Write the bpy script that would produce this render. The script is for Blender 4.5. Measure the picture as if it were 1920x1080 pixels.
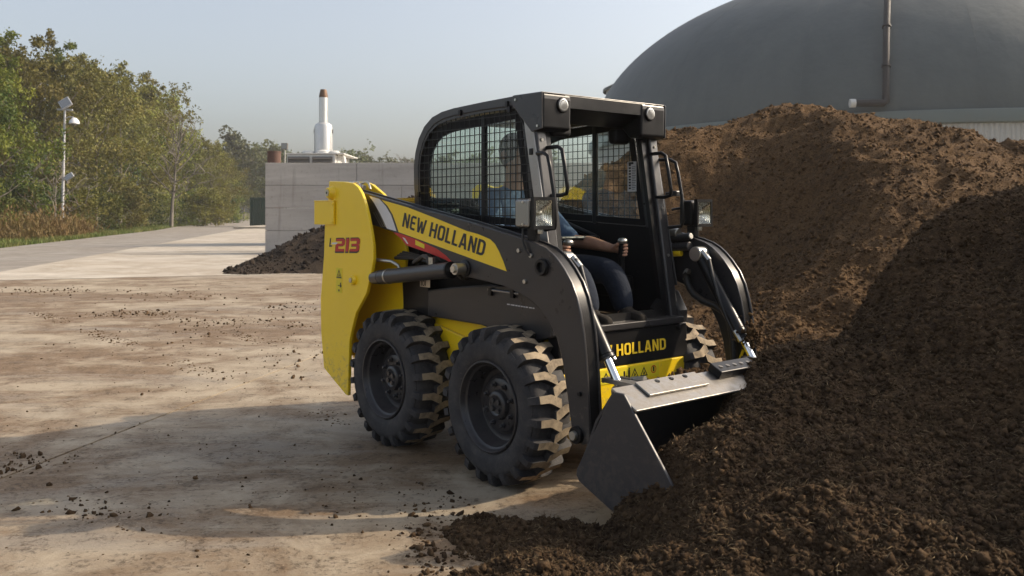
import bpy, math, random
import numpy as np
from mathutils import Vector, Matrix

random.seed(7)
RNG = np.random.default_rng(11)
for o in list(bpy.data.objects):
    bpy.data.objects.remove(o, do_unlink=True)
scene = bpy.context.scene
COL = scene.collection
R = math.radians

# ------------------------------------------------------------------ camera, sky, sun, exposure
F_PX, HOR, CAM_H = 1706.0, 397.0, 1.339          # focal length and horizon row for a 1920 px wide frame
cam_d = bpy.data.cameras.new("camera")
cam = bpy.data.objects.new("camera", cam_d)
COL.objects.link(cam)
cam.location = (0, 0, CAM_H)
cam.rotation_euler = (R(90), 0, 0)
cam_d.sensor_width = 36.0
cam_d.lens = 36.0 * F_PX / 1920.0
cam_d.shift_y = -(540.0 - HOR) / 1920.0
cam_d.clip_start = 0.05
cam_d.clip_end = 3000
cam_d.dof.use_dof = True
cam_d.dof.focus_distance = 4.5
cam_d.dof.aperture_fstop = 7.0
scene.camera = cam

SUN_AZ, SUN_EL = R(13), R(33)                    # azimuth measured from +X (right) towards +Y (depth)
sdir = Vector((math.cos(SUN_AZ) * math.cos(SUN_EL), math.sin(SUN_AZ) * math.cos(SUN_EL), math.sin(SUN_EL)))
world = bpy.data.worlds.new("World")
scene.world = world
world.use_nodes = True
wn = world.node_tree
wn.nodes.clear()
sky = wn.nodes.new("ShaderNodeTexSky")
sky.sky_type = 'NISHITA'
sky.sun_disc = False
sky.sun_elevation = SUN_EL
sky.sun_rotation = math.atan2(sdir.x, sdir.y)
sky.altitude = 100
sky.air_density = 1.0
sky.dust_density = 5.0
sky.ozone_density = 1.0
bg = wn.nodes.new("ShaderNodeBackground")
bg.inputs[1].default_value = 0.145
wo = wn.nodes.new("ShaderNodeOutputWorld")
hazy = wn.nodes.new("ShaderNodeHueSaturation")          # a hazy, washed-out autumn sky
hazy.inputs['Saturation'].default_value = 0.56
wn.links.new(sky.outputs[0], hazy.inputs['Color'])
wn.links.new(hazy.outputs[0], bg.inputs[0])
wn.links.new(bg.outputs[0], wo.inputs[0])

sun_d = bpy.data.lights.new("sun", 'SUN')
sun_d.energy = 3.1
sun_d.angle = R(0.6)
sun_d.color = (1.0, 0.83, 0.62)
sun = bpy.data.objects.new("sun", sun_d)
COL.objects.link(sun)
sun.rotation_euler = sdir.to_track_quat('Z', 'Y').to_euler()
sun.location = sdir * 60

scene.render.engine = 'CYCLES'
scene.cycles.use_denoising = True
scene.cycles.max_bounces = 8
scene.cycles.diffuse_bounces = 3
scene.cycles.glossy_bounces = 4
scene.cycles.transparent_max_bounces = 16
scene.cycles.volume_bounces = 1
scene.cycles.caustics_reflective = False
scene.cycles.caustics_refractive = False
vs = scene.view_settings
vs.view_transform = 'Standard'
vs.look = 'None'
vs.exposure = 0.62
vs.gamma = 1.0
HAZE = 0.0005
vs.use_curve_mapping = False

# ------------------------------------------------------------------ helpers
def at(px, py, d):
    """a point seen at photo pixel (px, py) that stands d metres away from the camera"""
    return ((px - 960.0) / F_PX * d, d, CAM_H - (py - HOR) * d / F_PX)

class MB:
    def __init__(self):
        self.v = []; self.f = []; self.m = []
    def add(self, vs_, fs, mi=0):
        b = len(self.v)
        self.v += [tuple(p) for p in vs_]
        for f in fs:
            self.f.append(tuple(b + i for i in f)); self.m.append(mi)
        return self
    def box(self, x0, x1, y0, y1, z0, z1, mi=0):
        v = [(x0,y0,z0),(x1,y0,z0),(x1,y1,z0),(x0,y1,z0),(x0,y0,z1),(x1,y0,z1),(x1,y1,z1),(x0,y1,z1)]
        f = [(0,3,2,1),(4,5,6,7),(0,1,5,4),(1,2,6,5),(2,3,7,6),(3,0,4,7)]
        return self.add(v, f, mi)
    def prism(self, poly, y0, y1, mi=0):
        """poly in the (x, z) plane, extruded along y"""
        a = sum(poly[i][0]*poly[(i+1)%len(poly)][1]-poly[(i+1)%len(poly)][0]*poly[i][1] for i in range(len(poly)))
        if a < 0: poly = poly[::-1]
        n = len(poly)
        v = [(p[0], y0, p[1]) for p in poly] + [(p[0], y1, p[1]) for p in poly]
        f = [tuple(range(n)), tuple(range(2*n-1, n-1, -1))]
        for i in range(n):
            j = (i+1) % n
            f.append((i, n+i, n+j, j))
        return self.add(v, f, mi)
    def prism_x(self, poly, x0, x1, mi=0):
        """poly in the (y, z) plane, extruded along x"""
        a = sum(poly[i][0]*poly[(i+1)%len(poly)][1]-poly[(i+1)%len(poly)][0]*poly[i][1] for i in range(len(poly)))
        if a < 0: poly = poly[::-1]
        n = len(poly)
        v = [(x0, p[0], p[1]) for p in poly] + [(x1, p[0], p[1]) for p in poly]
        f = [tuple(range(n-1, -1, -1)), tuple(range(n, 2*n))]
        for i in range(n):
            j = (i+1) % n
            f.append((i, j, n+j, n+i))
        return self.add(v, f, mi)
    def tube(self, pts, r, n=8, mi=0, caps=True):
        P = [Vector(p) for p in pts]
        rs = r if isinstance(r, (list, tuple)) else [r]*len(P)
        T = []
        for i in range(len(P)):
            a = P[max(i-1,0)]; b = P[min(i+1,len(P)-1)]
            T.append((b-a).normalized())
        u = T[0].orthogonal().normalized()
        v = []; f = []
        for i in range(len(P)):
            u = (u - T[i]*u.dot(T[i])).normalized()
            w_ = T[i].cross(u)
            for k in range(n):
                t = 2*math.pi*k/n
                v.append(P[i] + (u*math.cos(t) + w_*math.sin(t))*rs[i])
        for i in range(len(P)-1):
            for k in range(n):
                k2 = (k+1) % n
                f.append((i*n+k, i*n+k2, (i+1)*n+k2, (i+1)*n+k))
        if caps:
            f.append(tuple(range(n-1,-1,-1)))
            f.append(tuple((len(P)-1)*n+k for k in range(n)))
        return self.add(v, f, mi)
    def cyl(self, p0, p1, r0, r1=None, n=20, mi=0):
        return self.tube([p0, p1], [r0, r0 if r1 is None else r1], n, mi)
    def lathe(self, prof, n=32, axis='z', org=(0,0,0), mi=0, close=False):
        """prof: list of (radius, height along axis)"""
        v = []; f = []
        for (r, h) in prof:
            for k in range(n):
                t = 2*math.pi*k/n
                c, s = r*math.cos(t), r*math.sin(t)
                if axis == 'z': p = (c, s, h)
                elif axis == 'y': p = (c, h, -s)
                else: p = (h, c, s)
                v.append((p[0]+org[0], p[1]+org[1], p[2]+org[2]))
        m = len(prof)
        for i in range(m-1 if not close else m):
            i2 = (i+1) % m
            for k in range(n):
                k2 = (k+1) % n
                f.append((i*n+k, i*n+k2, i2*n+k2, i2*n+k))
        return self.add(v, f, mi)
    def build(self, name, mats, parent=None, smooth=None, bevel=0.0, seg=2):
        me = bpy.data.meshes.new(name)
        me.from_pydata(self.v, [], self.f)
        mats = mats if isinstance(mats, (list, tuple)) else [mats]
        for m in mats: me.materials.append(m)
        if any(self.m): me.polygons.foreach_set('material_index', self.m)
        me.update()
        return link(name, me, parent, smooth, bevel, seg)

def link(name, me, parent=None, smooth=None, bevel=0.0, seg=2):
    ob = bpy.data.objects.new(name, me)
    COL.objects.link(ob)
    if parent is not None: ob.parent = parent
    if smooth is not None:
        me.polygons.foreach_set('use_smooth', [True]*len(me.polygons))
        me.set_sharp_from_angle(angle=R(smooth))
    if bevel:
        b = ob.modifiers.new('bevel', 'BEVEL')
        b.width = bevel; b.segments = seg; b.limit_method = 'ANGLE'; b.angle_limit = R(35)
        b.harden_normals = False
    return ob

def empty(name, loc=(0,0,0), rz=0.0):
    e = bpy.data.objects.new(name, None)
    COL.objects.link(e)
    e.location = loc; e.rotation_euler = (0, 0, rz); e.empty_display_size = 0.2
    return e

def tag(o, label=None, cat=None, group=None, kind=None):
    if label: o['label'] = label
    if cat: o['category'] = cat
    if group: o['group'] = group
    if kind: o['kind'] = kind
    return o

def np_mesh(name, V, Fc, mats, parent=None, midx=None, smooth=False):
    """V (n,3) float array, Fc (m,k) int array of equal-size faces"""
    me = bpy.data.meshes.new(name)
    V = np.asarray(V, np.float32); Fc = np.asarray(Fc, np.int32)
    k = Fc.shape[1]
    me.vertices.add(len(V)); me.vertices.foreach_set('co', V.ravel())
    me.loops.add(Fc.size); me.loops.foreach_set('vertex_index', Fc.ravel())
    me.polygons.add(len(Fc))
    me.polygons.foreach_set('loop_start', np.arange(0, Fc.size, k, dtype=np.int32))
    me.polygons.foreach_set('loop_total', np.full(len(Fc), k, np.int32))
    for m in (mats if isinstance(mats, (list, tuple)) else [mats]): me.materials.append(m)
    if midx is not None: me.polygons.foreach_set('material_index', np.asarray(midx, np.int32))
    if smooth: me.polygons.foreach_set('use_smooth', np.ones(len(Fc), bool))
    me.update(calc_edges=True)
    me.validate()
    ob = bpy.data.objects.new(name, me)
    COL.objects.link(ob)
    if parent is not None: ob.parent = parent
    return ob

# ------------------------------------------------------------------ numpy noise
def _hash(ix, iy, seed):
    h = (ix.astype(np.int64)*374761393 + iy.astype(np.int64)*668265263 + seed*974634777) & 0xffffffff
    h = ((h ^ (h >> 13)) * 1274126177) & 0xffffffff
    return (h ^ (h >> 16)) & 0xffff
def perlin(x, y, seed=0):
    ix = np.floor(x); iy = np.floor(y); fx = x-ix; fy = y-iy
    def gr(dx, dy):
        a = _hash(ix+dx, iy+dy, seed) * (2*np.pi/65536.0)
        return np.cos(a)*(fx-dx) + np.sin(a)*(fy-dy)
    u = fx*fx*fx*(fx*(fx*6-15)+10); v = fy*fy*fy*(fy*(fy*6-15)+10)
    a = gr(0,0); b = gr(1,0); c = gr(0,1); d = gr(1,1)
    return (a+(b-a)*u) + ((c+(d-c)*u)-(a+(b-a)*u))*v
def sstep(a, b, x):
    t = np.clip((x-a)/(b-a), 0, 1); return t*t*(3-2*t)

# ------------------------------------------------------------------ materials
class N:
    """tiny node helper"""
    def __init__(self, name):
        self.mat = bpy.data.materials.new(name); self.mat.use_nodes = True
        self.t = self.mat.node_tree; self.t.nodes.clear()
        self.out = self.t.nodes.new('ShaderNodeOutputMaterial')
        self.co = None
    def n(self, typ, **kw):
        nd = self.t.nodes.new(typ)
        for k, v in kw.items():
            if k.startswith('i_'):
                key = k[2:]
                nd.inputs[int(key) if key.isdigit() else key.replace('_', ' ')].default_value = v
            else: setattr(nd, k, v)
        return nd
    def l(self, a, b): self.t.links.new(a, b)
    def coord(self, scale=(1,1,1), rot=(0,0,0), src='Object'):
        tc = self.n('ShaderNodeTexCoord'); mp = self.n('ShaderNodeMapping')
        mp.inputs['Scale'].default_value = scale; mp.inputs['Rotation'].default_value = rot
        self.l(tc.outputs[src], mp.inputs[0])
        return mp.outputs[0]
    def noise(self, co, scale, detail=6, rough=.55, dist=0.0):
        nd = self.n('ShaderNodeTexNoise')
        nd.inputs['Scale'].default_value = scale; nd.inputs['Detail'].default_value = detail
        nd.inputs['Roughness'].default_value = rough; nd.inputs['Distortion'].default_value = dist
        self.l(co, nd.inputs['Vector'])
        return nd.outputs['Fac']
    def ramp(self, fac, stops):
        r = self.n('ShaderNodeValToRGB'); e = r.color_ramp.elements
        while len(e) < len(stops): e.new(.5)
        for k, (p, c) in enumerate(stops):
            e[k].position = p; e[k].color = (c[0], c[1], c[2], 1) if not isinstance(c, (int, float)) else (c, c, c, 1)
        self.l(fac, r.inputs[0])
        return r.outputs[0]
    def mix(self, fac, a, b, mode='MIX'):
        m = self.n('ShaderNodeMix', data_type='RGBA', blend_type=mode)
        for s, val in ((m.inputs[0], fac), (m.inputs[6], a), (m.inputs[7], b)):
            if isinstance(val, (int, float)): s.default_value = val
            elif isinstance(val, tuple): s.default_value = (val[0], val[1], val[2], 1)
            else: self.l(val, s)
        return m.outputs[2]
    def math(self, op, a, b=0.0):
        m = self.n('ShaderNodeMath', operation=op)
        for s, val in ((m.inputs[0], a), (m.inputs[1], b)):
            if isinstance(val, (int, float)): s.default_value = val
            else: self.l(val, s)
        return m.outputs[0]
    def bump(self, h, strength=.3, dist=.01):
        b = self.n('ShaderNodeBump'); b.inputs['Strength'].default_value = strength; b.inputs['Distance'].default_value = dist
        self.l(h, b.inputs['Height'])
        return b.outputs[0]
    def principled(self, col, rough=.5, metal=0.0, normal=None, spec=None, coat=0.0):
        p = self.n('ShaderNodeBsdfPrincipled')
        for key, val in (('Base Color', col), ('Roughness', rough), ('Metallic', metal)):
            s = p.inputs[key]
            if isinstance(val, (int, float)): s.default_value = val
            elif isinstance(val, tuple): s.default_value = (val[0], val[1], val[2], 1)
            else: self.l(val, s)
        if normal is not None: self.l(normal, p.inputs['Normal'])
        if spec is not None: p.inputs['Specular IOR Level'].default_value = spec
        if coat:
            p.inputs['Coat Weight'].default_value = coat; p.inputs['Coat Roughness'].default_value = .12
        self.l(p.outputs[0], self.out.inputs[0])
        return p

def paint(name, col, rough=.4, dust=.25, dustcol=(.22,.17,.11), bump=.02, metal=0.0, coat=0.0, scale=3.0, spec=.5, scratch=.15, mud=0.0):
    """painted or moulded surface with a film of dust that settles on upward faces, mud specks and scratches"""
    k = N(name); co = k.coord()
    n1 = k.noise(co, scale, 8, .65)
    n2 = k.noise(co, scale*16, 5, .65)
    m = k.math('MULTIPLY', k.ramp(n1, [(.42, 0.0), (.75, 1.0)]), dust)
    sp = k.math('MULTIPLY', k.ramp(n2, [(.63, 0.0), (.69, 1.0)]), min(1, dust*2.2))
    g = k.n('ShaderNodeNewGeometry'); sx = k.n('ShaderNodeSeparateXYZ'); k.l(g.outputs['Normal'], sx.inputs[0])
    upf = k.math('MULTIPLY', k.ramp(sx.outputs['Z'], [(.35, 0.0), (.95, 1.0)]), k.math('MULTIPLY', k.ramp(k.noise(co, scale*5, 6, .7), [(.3, .2), (.65, 1.0)]), min(.75, dust*2.2)))
    fac = k.math('MAXIMUM', k.math('MAXIMUM', m, sp), upf)
    if mud:      # splashes thrown up by the wheels: thick near the ground, gone at waist height
        sz = k.n('ShaderNodeSeparateXYZ'); k.l(k.coord(), sz.inputs[0])
        low = k.ramp(sz.outputs['Z'], [(.15, 1.0), (1.0, 0.0)])
        spl = k.ramp(k.math('ADD', k.math('MULTIPLY', k.noise(co, 26, 6, .7, .4), .75), k.math('MULTIPLY', low, .22)), [(.54, 0.0), (.63, 1.0)])
        fac = k.math('MAXIMUM', fac, k.math('MULTIPLY', k.math('MULTIPLY', spl, low), mud))
    c = k.mix(fac, col, dustcol)
    scr = k.noise(k.coord(scale=(1.5, 1.5, 22), rot=(.5, .9, .4)), scale*2.4, 4, .5)
    c = k.mix(k.math('MULTIPLY', k.ramp(scr, [(.66, 0.0), (.69, 1.0)]), scratch), c, tuple(min(1, x*1.6+.05) for x in col))
    r = k.math('ADD', k.math('MULTIPLY', k.noise(co, scale*4, 5), .22), k.math('ADD', k.math('MULTIPLY', fac, .35), rough-.11))
    k.principled(c, r, metal, k.bump(k.math('ADD', k.noise(co, 60, 3), k.math('MULTIPLY', fac, 1.5)), bump, .004), coat=coat, spec=spec)
    return k.mat

def flat(name, col, rough=.5, metal=0.0):
    k = N(name); co = k.coord()
    v = k.noise(co, 25, 4)
    k.principled(k.mix(k.math('MULTIPLY', v, .3), col, tuple(c*.6 for c in col)), rough, metal)
    return k.mat

M = {}
M['yellow'] = paint('yellow_paint', (.95,.655,.010), .34, .08, (.42,.30,.14), coat=.35, scratch=.06, mud=.75)
M['charcoal'] = paint('charcoal_paint', (.026,.025,.027), .31, .12, (.15,.125,.10), mud=.6)
M['black'] = paint('black_paint', (.006,.006,.007), .34, .06, (.14,.12,.10), spec=.28)
M['rimpaint'] = paint('rim_paint', (.020,.020,.023), .30, .18, (.13,.11,.10), scale=7)
M['dirty_steel'] = paint('worn_steel', (.33,.32,.305), .36, .30, (.20,.165,.125), metal=.85, scale=5)
M['bucket'] = paint('bucket_paint', (.029,.029,.034), .42, .14, (.12,.10,.08), scale=5, mud=.35, scratch=.3)
M['chrome'] = flat('chrome_rod', (.85,.85,.84), .10, 1.0)
M['zinc'] = flat('zinc_bolt', (.55,.53,.48), .33, .9)
M['hose'] = paint('hose_rubber', (.012,.012,.012), .5, .2, (.2,.14,.08))
M['interior'] = paint('cab_plastic', (.007,.007,.008), .6, .06, (.08,.07,.06), spec=.2)
M['white_decal'] = flat('white_decal', (.72,.72,.74), .4)
M['red_decal'] = flat('red_decal', (.55,.018,.012), .4)
M['dark_decal'] = flat('dark_lettering', (.012,.012,.016), .4)
M['yellow_decal'] = flat('yellow_lettering', (.88,.60,.03), .4)
M['lemon_decal'] = flat('warning_label_yellow', (.82,.66,.02), .5)
M['lens'] = None

def rubber():
    k = N('tyre_rubber'); co = k.coord()
    n1 = k.noise(co, 9, 8, .7); n2 = k.noise(co, 70, 5, .6)
    c = k.mix(k.math('MULTIPLY', k.ramp(n1, [(.38,0.0),(.72,1.0)]), .55), (.024,.024,.027), (.105,.095,.088))
    c = k.mix(k.math('MULTIPLY', k.ramp(n2, [(.58,0.0),(.70,1.0)]), .35), c, (.14,.12,.10))
    k.principled(c, .72, 0, k.bump(k.math('ADD', n2, k.noise(co, 25, 4)), .25, .006), spec=.35)
    return k.mat
M['rubber'] = rubber()
def treaddust():
    k = N('dusty_tread'); co = k.coord()
    n1 = k.noise(co, 14, 8, .7)
    c = k.mix(k.ramp(n1, [(.30,0.0),(.62,1.0)]), (.10,.082,.062), (.40,.32,.22))
    k.principled(c, .85, 0, k.bump(k.noise(co, 50, 6), .3, .006), spec=.2)
    return k.mat
M['tread'] = treaddust()

def glass(name, tint=(.92,.97,.955), refl=.08):
    k = N(name)
    tr = k.n('ShaderNodeBsdfTransparent'); tr.inputs[0].default_value = (*tint, 1)
    gl = k.n('ShaderNodeBsdfGlossy'); gl.inputs['Roughness'].default_value = .02; gl.inputs[0].default_value = (.9,.95,.95,1)
    fr = k.n('ShaderNodeFresnel'); fr.inputs[0].default_value = 1.5
    ge = k.n('ShaderNodeNewGeometry')
    fac = k.math('MULTIPLY', k.math('MINIMUM', k.math('ADD', k.math('MULTIPLY', fr.outputs[0], 1.2), refl), 1.0), k.math('SUBTRACT', 1.0, ge.outputs['Backfacing']))
    mx = k.n('ShaderNodeMixShader'); k.l(fac, mx.inputs[0]); k.l(tr.outputs[0], mx.inputs[1]); k.l(gl.outputs[0], mx.inputs[2])
    co = k.coord()
    df = k.n('ShaderNodeBsdfDiffuse'); df.inputs[0].default_value = (.35,.38,.38,1)
    m2 = k.n('ShaderNodeMixShader')
    k.l(k.math('MULTIPLY', k.ramp(k.noise(co, 4, 7, .7), [(.4,0.0),(.8,1.0)]), .06), m2.inputs[0])
    k.l(mx.outputs[0], m2.inputs[1]); k.l(df.outputs[0], m2.inputs[2])
    k.l(m2.outputs[0], k.out.inputs[0])
    return k.mat
M['glass'] = glass('cab_glass')
def lens():
    k = N('lamp_lens'); co = k.coord(scale=(1,1,1))
    w_ = k.n('ShaderNodeTexWave'); w_.inputs['Scale'].default_value = 120; w_.inputs['Distortion'].default_value = .6; k.l(co, w_.inputs[0])
    k.principled((.34,.34,.33), .18, .6, k.bump(w_.outputs['Fac'], .35, .002))
    return k.mat
M['lens'] = lens()

def soil(name, a, b, c, bumpd=.02, scale=1.0, loose=True):
    k = N(name); co = k.coord()
    n1 = k.noise(co, 1.3*scale, 8, .65); n2 = k.noise(co, 70*scale, 8, .8)
    col = k.mix(k.ramp(n1, [(.35,0.0),(.68,1.0)]), a, b)
    g = k.n('ShaderNodeNewGeometry')
    col = k.mix(k.math('MULTIPLY', k.ramp(n2, [(.5,0.0),(.72,1.0)]), .55), col, c)
    isl = k.math('POWER', g.outputs['Random Per Island'], 1.6) if loose else k.ramp(k.noise(co, 22*scale, 6, .75), [(.40, 0.0), (.66, .8)])
    col = k.mix(k.math('MULTIPLY', isl, .7), col, c)
    k.principled(col, .95, 0, k.bump(n2, .9, bumpd), spec=.15)
    return k.mat
S1 = ((.026,.0155,.0085), (.064,.038,.020), (.185,.118,.064))
M['soil'] = soil('dark_compost', *S1)
M['soil_bed'] = soil('dark_compost_bed', *S1, loose=False)
S2 = ((.050,.028,.013), (.100,.057,.026), (.23,.138,.064))
M['soil_mid'] = soil('brown_compost', *S2, .05, .6)
M['soil_mid_bed'] = soil('brown_compost_bed', *S2, .05, .6, False)
M['soil_far'] = soil('black_compost', (.022,.016,.012), (.034,.025,.018), (.055,.040,.028), .05, .5)
M['fibre'] = soil('straw_fibre', (.10,.066,.034), (.19,.13,.07), (.36,.27,.16))

# ------------------------------------------------------------------ the ground
def concrete(name, base, dirt, wet, patch=.5, scale=1.0):
    k = N(name); co = k.coord(); cs = k.coord(scale=(.45,1.5,1), rot=(0,0,R(-12)))
    big = k.noise(cs, .38*scale, 10, .66, .8); mid = k.noise(co, 1.9*scale, 10, .70, .5)
    fine = k.noise(co, 34, 8, .72); grit = k.noise(co, 150, 4, .6)
    c = k.mix(k.ramp(mid, [(.36,0.0),(.64,1.0)]), tuple(min(1, x*1.12) for x in base), tuple(x*.80 for x in base))
    # trodden brown dirt in large torn patches
    pm = k.math('ADD', k.math('MULTIPLY', big, .62), k.math('MULTIPLY', mid, .38))
    dm = k.math('MULTIPLY', k.ramp(pm, [(.450,0.0),(.545,1.0)]), patch*.9)
    c = k.mix(dm, c, dirt)
    # grey washed areas
    wm = k.math('MULTIPLY', k.ramp(k.noise(cs, .75*scale, 10, .68, 1.2), [(.52,0.0),(.64,1.0)]), patch*.75)
    c = k.mix(wm, c, wet)
    # dark ground-in soil that follows the patches, broken up by fine noise
    dk = k.math('ADD', k.math('MULTIPLY', fine, .42), k.math('ADD', k.math('MULTIPLY', k.noise(co, 6.5*scale, 8, .75, .4), .34), k.math('MULTIPLY', pm, .30)))
    dark = k.math('MULTIPLY', k.ramp(dk, [(.545,0.0),(.625,1.0)]), .80*patch+.05)
    c = k.mix(dark, c, tuple(x*.36 for x in dirt))
    c = k.mix(k.math('MULTIPLY', k.ramp(grit, [(.60,0.0),(.70,1.0)]), .35), c, (.06,.045,.03))
    c = k.mix(k.math('MULTIPLY', k.ramp(k.noise(co, 85, 3), [(.64,0.0),(.70,1.0)]), .4), c, tuple(min(1, x*1.4) for x in base))
    # drag marks
    sc = k.noise(k.coord(scale=(1,11,1), rot=(0,0,R(24))), 1.7, 7, .62, .2)
    c = k.mix(k.math('MULTIPLY', k.ramp(sc, [(.57,0.0),(.68,1.0)]), .40*patch), c, tuple(min(1, x*1.18) for x in wet))
    h = k.math('ADD', k.math('MULTIPLY', fine, .6), k.math('ADD', k.math('MULTIPLY', grit, .35), k.math('MULTIPLY', dark, .8)))
    rr = k.math('ADD', k.math('MULTIPLY', mid, .4), .48)
    k.principled(c, rr, 0, k.bump(h, .5, .012), spec=.35)
    return k.mat
M['yard'] = concrete('dirty_yard_concrete', (.318,.262,.188), (.170,.109,.060), (.252,.217,.173), 1.0)
M['apron'] = concrete('pale_apron_concrete', (.44,.395,.33), (.33,.255,.17), (.37,.33,.275), .45, .5)
M['road'] = concrete('grey_road_asphalt', (.26,.235,.205), (.21,.17,.125), (.21,.187,.16), .3, .6)
def grassground():
    k = N('verge_ground'); co = k.coord()
    n1 = k.noise(co, .25, 8, .6); n2 = k.noise(co, 5, 8, .7)
    c = k.mix(k.ramp(n1, [(.35,0.0),(.65,1.0)]), (.075,.085,.025), (.14,.105,.045))
    c = k.mix(k.ramp(n2, [(.4,0.0),(.7,1.0)]), c, (.05,.05,.02))
    k.principled(c, .95, 0, k.bump(n2, 1, .1), spec=.1)
    return k.mat
M['verge'] = grassground()

def sheet(name, poly, z, mat, parent=None, thick=0.0):
    mb = MB(); n = len(poly)
    mb.add([(p[0], p[1], z) for p in poly], [tuple(range(n))])
    if thick:
        mb.add([(p[0], p[1], z) for p in poly] + [(p[0], p[1], z-thick) for p in poly],
               [(i, n+i, n+(i+1) % n, (i+1) % n) for i in range(n)])
    return mb.build(name, mat, parent)

tag(sheet('ground', [(-900,-900),(900,-900),(900,900),(-900,900)], -.050, M['verge']), kind='structure')
yard = empty('yard'); tag(yard, kind='structure')
sheet('joint_filler', [(-34,-4),(16,-4),(16,27),(-34,12)], -.020, M['soil_far'], yard)
J0 = (-4.20,-4.0); J1 = (0.63,21.28); gx = .014
sheet('concrete_slab', [(-34,-4),(J0[0]-gx,-4),(J1[0]-gx,J1[1]-.02),(-9.62,17.83),(-14,16.35),(-34,11.6)], 0.0, M['yard'], yard, .018)
sheet('concrete_slab', [(J0[0]+gx,-4),(16,-4),(16,26.4),(J1[0]+gx,J1[1]-.02)], 0.003, M['yard'], yard, .02)
tag(sheet('apron', [(-14,16.45),(-9.62,17.90),(J1[0],J1[1]+.05),(16,26.5),(30,34),(30,95),(-24.6,95),(-23,82),(-19.89,65.3),(-11.38,20.22)], .004, M['apron'], None, .03), kind='structure')
tag(sheet('road', [(-60,9),(-34,11.5),(-14,16.35),(-11.0,20.2),(-19.4,65.3),(-22.5,82),(-24,95),(-34,127),(-44,160),(-49,160),(-38.6,127),(-30.2,82),(-25.6,65.3),(-18.6,32.2),(-17.5,26),(-60,19)], -.004, M['road'], None, .03), kind='structure')

# ------------------------------------------------------------------ the loader's place in the yard (needed by the heap in its bucket)
LOAD_POS = (0.4125, 4.889); LOAD_TH = R(39.63)
FWD = np.array([math.sin(LOAD_TH), -math.cos(LOAD_TH)]); LFT = np.array([math.cos(LOAD_TH), math.sin(LOAD_TH)])
def to_loader(x, y):
    dx = x-LOAD_POS[0]; dy = y-LOAD_POS[1]
    return dx*FWD[0]+dy*FWD[1], dx*LFT[0]+dy*LFT[1]

# ------------------------------------------------------------------ soil heaps
def tps(ctrl):
    C = np.array(ctrl, float); P = C[:, :2]; n = len(P)
    d2 = ((P[:, None]-P[None])**2).sum(-1)
    K = np.where(d2 > 0, .5*d2*np.log(np.maximum(d2, 1e-12)), 0) + np.eye(n)*1e-3
    A = np.zeros((n+3, n+3)); A[:n, :n] = K; A[:n, n] = 1; A[:n, n+1:] = P; A[n, :n] = 1; A[n+1:, :n] = P.T
    s = np.linalg.solve(A, np.concatenate([C[:, 2], [0, 0, 0]]))
    def ev(x, y):
        r = np.full(x.shape, s[n]) + s[n+1]*x + s[n+2]*y
        for i in range(n):
            q = (x-P[i, 0])**2 + (y-P[i, 1])**2
            r += s[i]*.5*q*np.log(np.maximum(q, 1e-12))
        return r
    return ev

_t = (1+5**.5)/2
ICO_V = np.array([(-1,_t,0),(1,_t,0),(-1,-_t,0),(1,-_t,0),(0,-1,_t),(0,1,_t),(0,-1,-_t),(0,1,-_t),(_t,0,-1),(_t,0,1),(-_t,0,-1),(-_t,0,1)])
ICO_V /= np.linalg.norm(ICO_V[0])
ICO_F = np.array([(0,11,5),(0,5,1),(0,1,7),(0,7,10),(0,10,11),(1,5,9),(5,11,4),(11,10,2),(10,7,6),(7,1,8),(3,9,4),(3,4,2),(3,2,6),(3,6,8),(3,8,9),(4,9,5),(2,4,11),(6,2,10),(8,6,7),(9,8,1)])
OCT_V = np.array([(1,0,0),(-1,0,0),(0,1,0),(0,-1,0),(0,0,1),(0,0,-1)], float)
OCT_F = np.array([(0,2,4),(2,1,4),(1,3,4),(3,0,4),(2,0,5),(1,2,5),(3,1,5),(0,3,5)])
def crumbs(name, P, size, mat, parent, rng, squash=.8, fine=False):
    n = len(P); BV, BF = (OCT_V, OCT_F) if fine else (ICO_V, ICO_F); nv = len(BV)
    q = rng.normal(size=(n, 4)); q /= np.linalg.norm(q, axis=1)[:, None]
    w_, x, y, z = q.T
    Rm = np.stack([1-2*(y*y+z*z), 2*(x*y-z*w_), 2*(x*z+y*w_), 2*(x*y+z*w_), 1-2*(x*x+z*z), 2*(y*z-x*w_), 2*(x*z-y*w_), 2*(y*z+x*w_), 1-2*(x*x+y*y)], 1).reshape(n, 3, 3)
    B = BV[None] * (1+rng.uniform(-.42, .42, (n, nv, 1))) * np.stack([np.ones(n), rng.uniform(.6, 1, n), rng.uniform(.5, squash, n)], 1)[:, None]
    V = np.einsum('nij,nkj->nki', Rm, B)*size[:, None, None] + P[:, None]
    Fc = BF[None] + (np.arange(n)*nv)[:, None, None]
    return np_mesh(name, V.reshape(-1, 3), Fc.reshape(-1, 3), mat, parent)
def fibres(name, P, L, W, mat, parent, rng):
    n = len(P)
    d = rng.normal(size=(n, 3)); d[:, 2] *= .6; d /= np.linalg.norm(d, axis=1)[:, None]
    s = np.cross(d, rng.normal(size=(n, 3))); s /= np.linalg.norm(s, axis=1)[:, None]
    mid = P + np.cross(d, s)*(L*.18)[:, None]
    a = P-d*L[:, None]*.5; b = P+d*L[:, None]*.5
    V = np.stack([a, mid-s*W[:, None], b, mid+s*W[:, None]], 1).reshape(-1, 3)
    Fc = np.arange(4*n).reshape(n, 4)
    return np_mesh(name, V, Fc, mat, parent)

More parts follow.
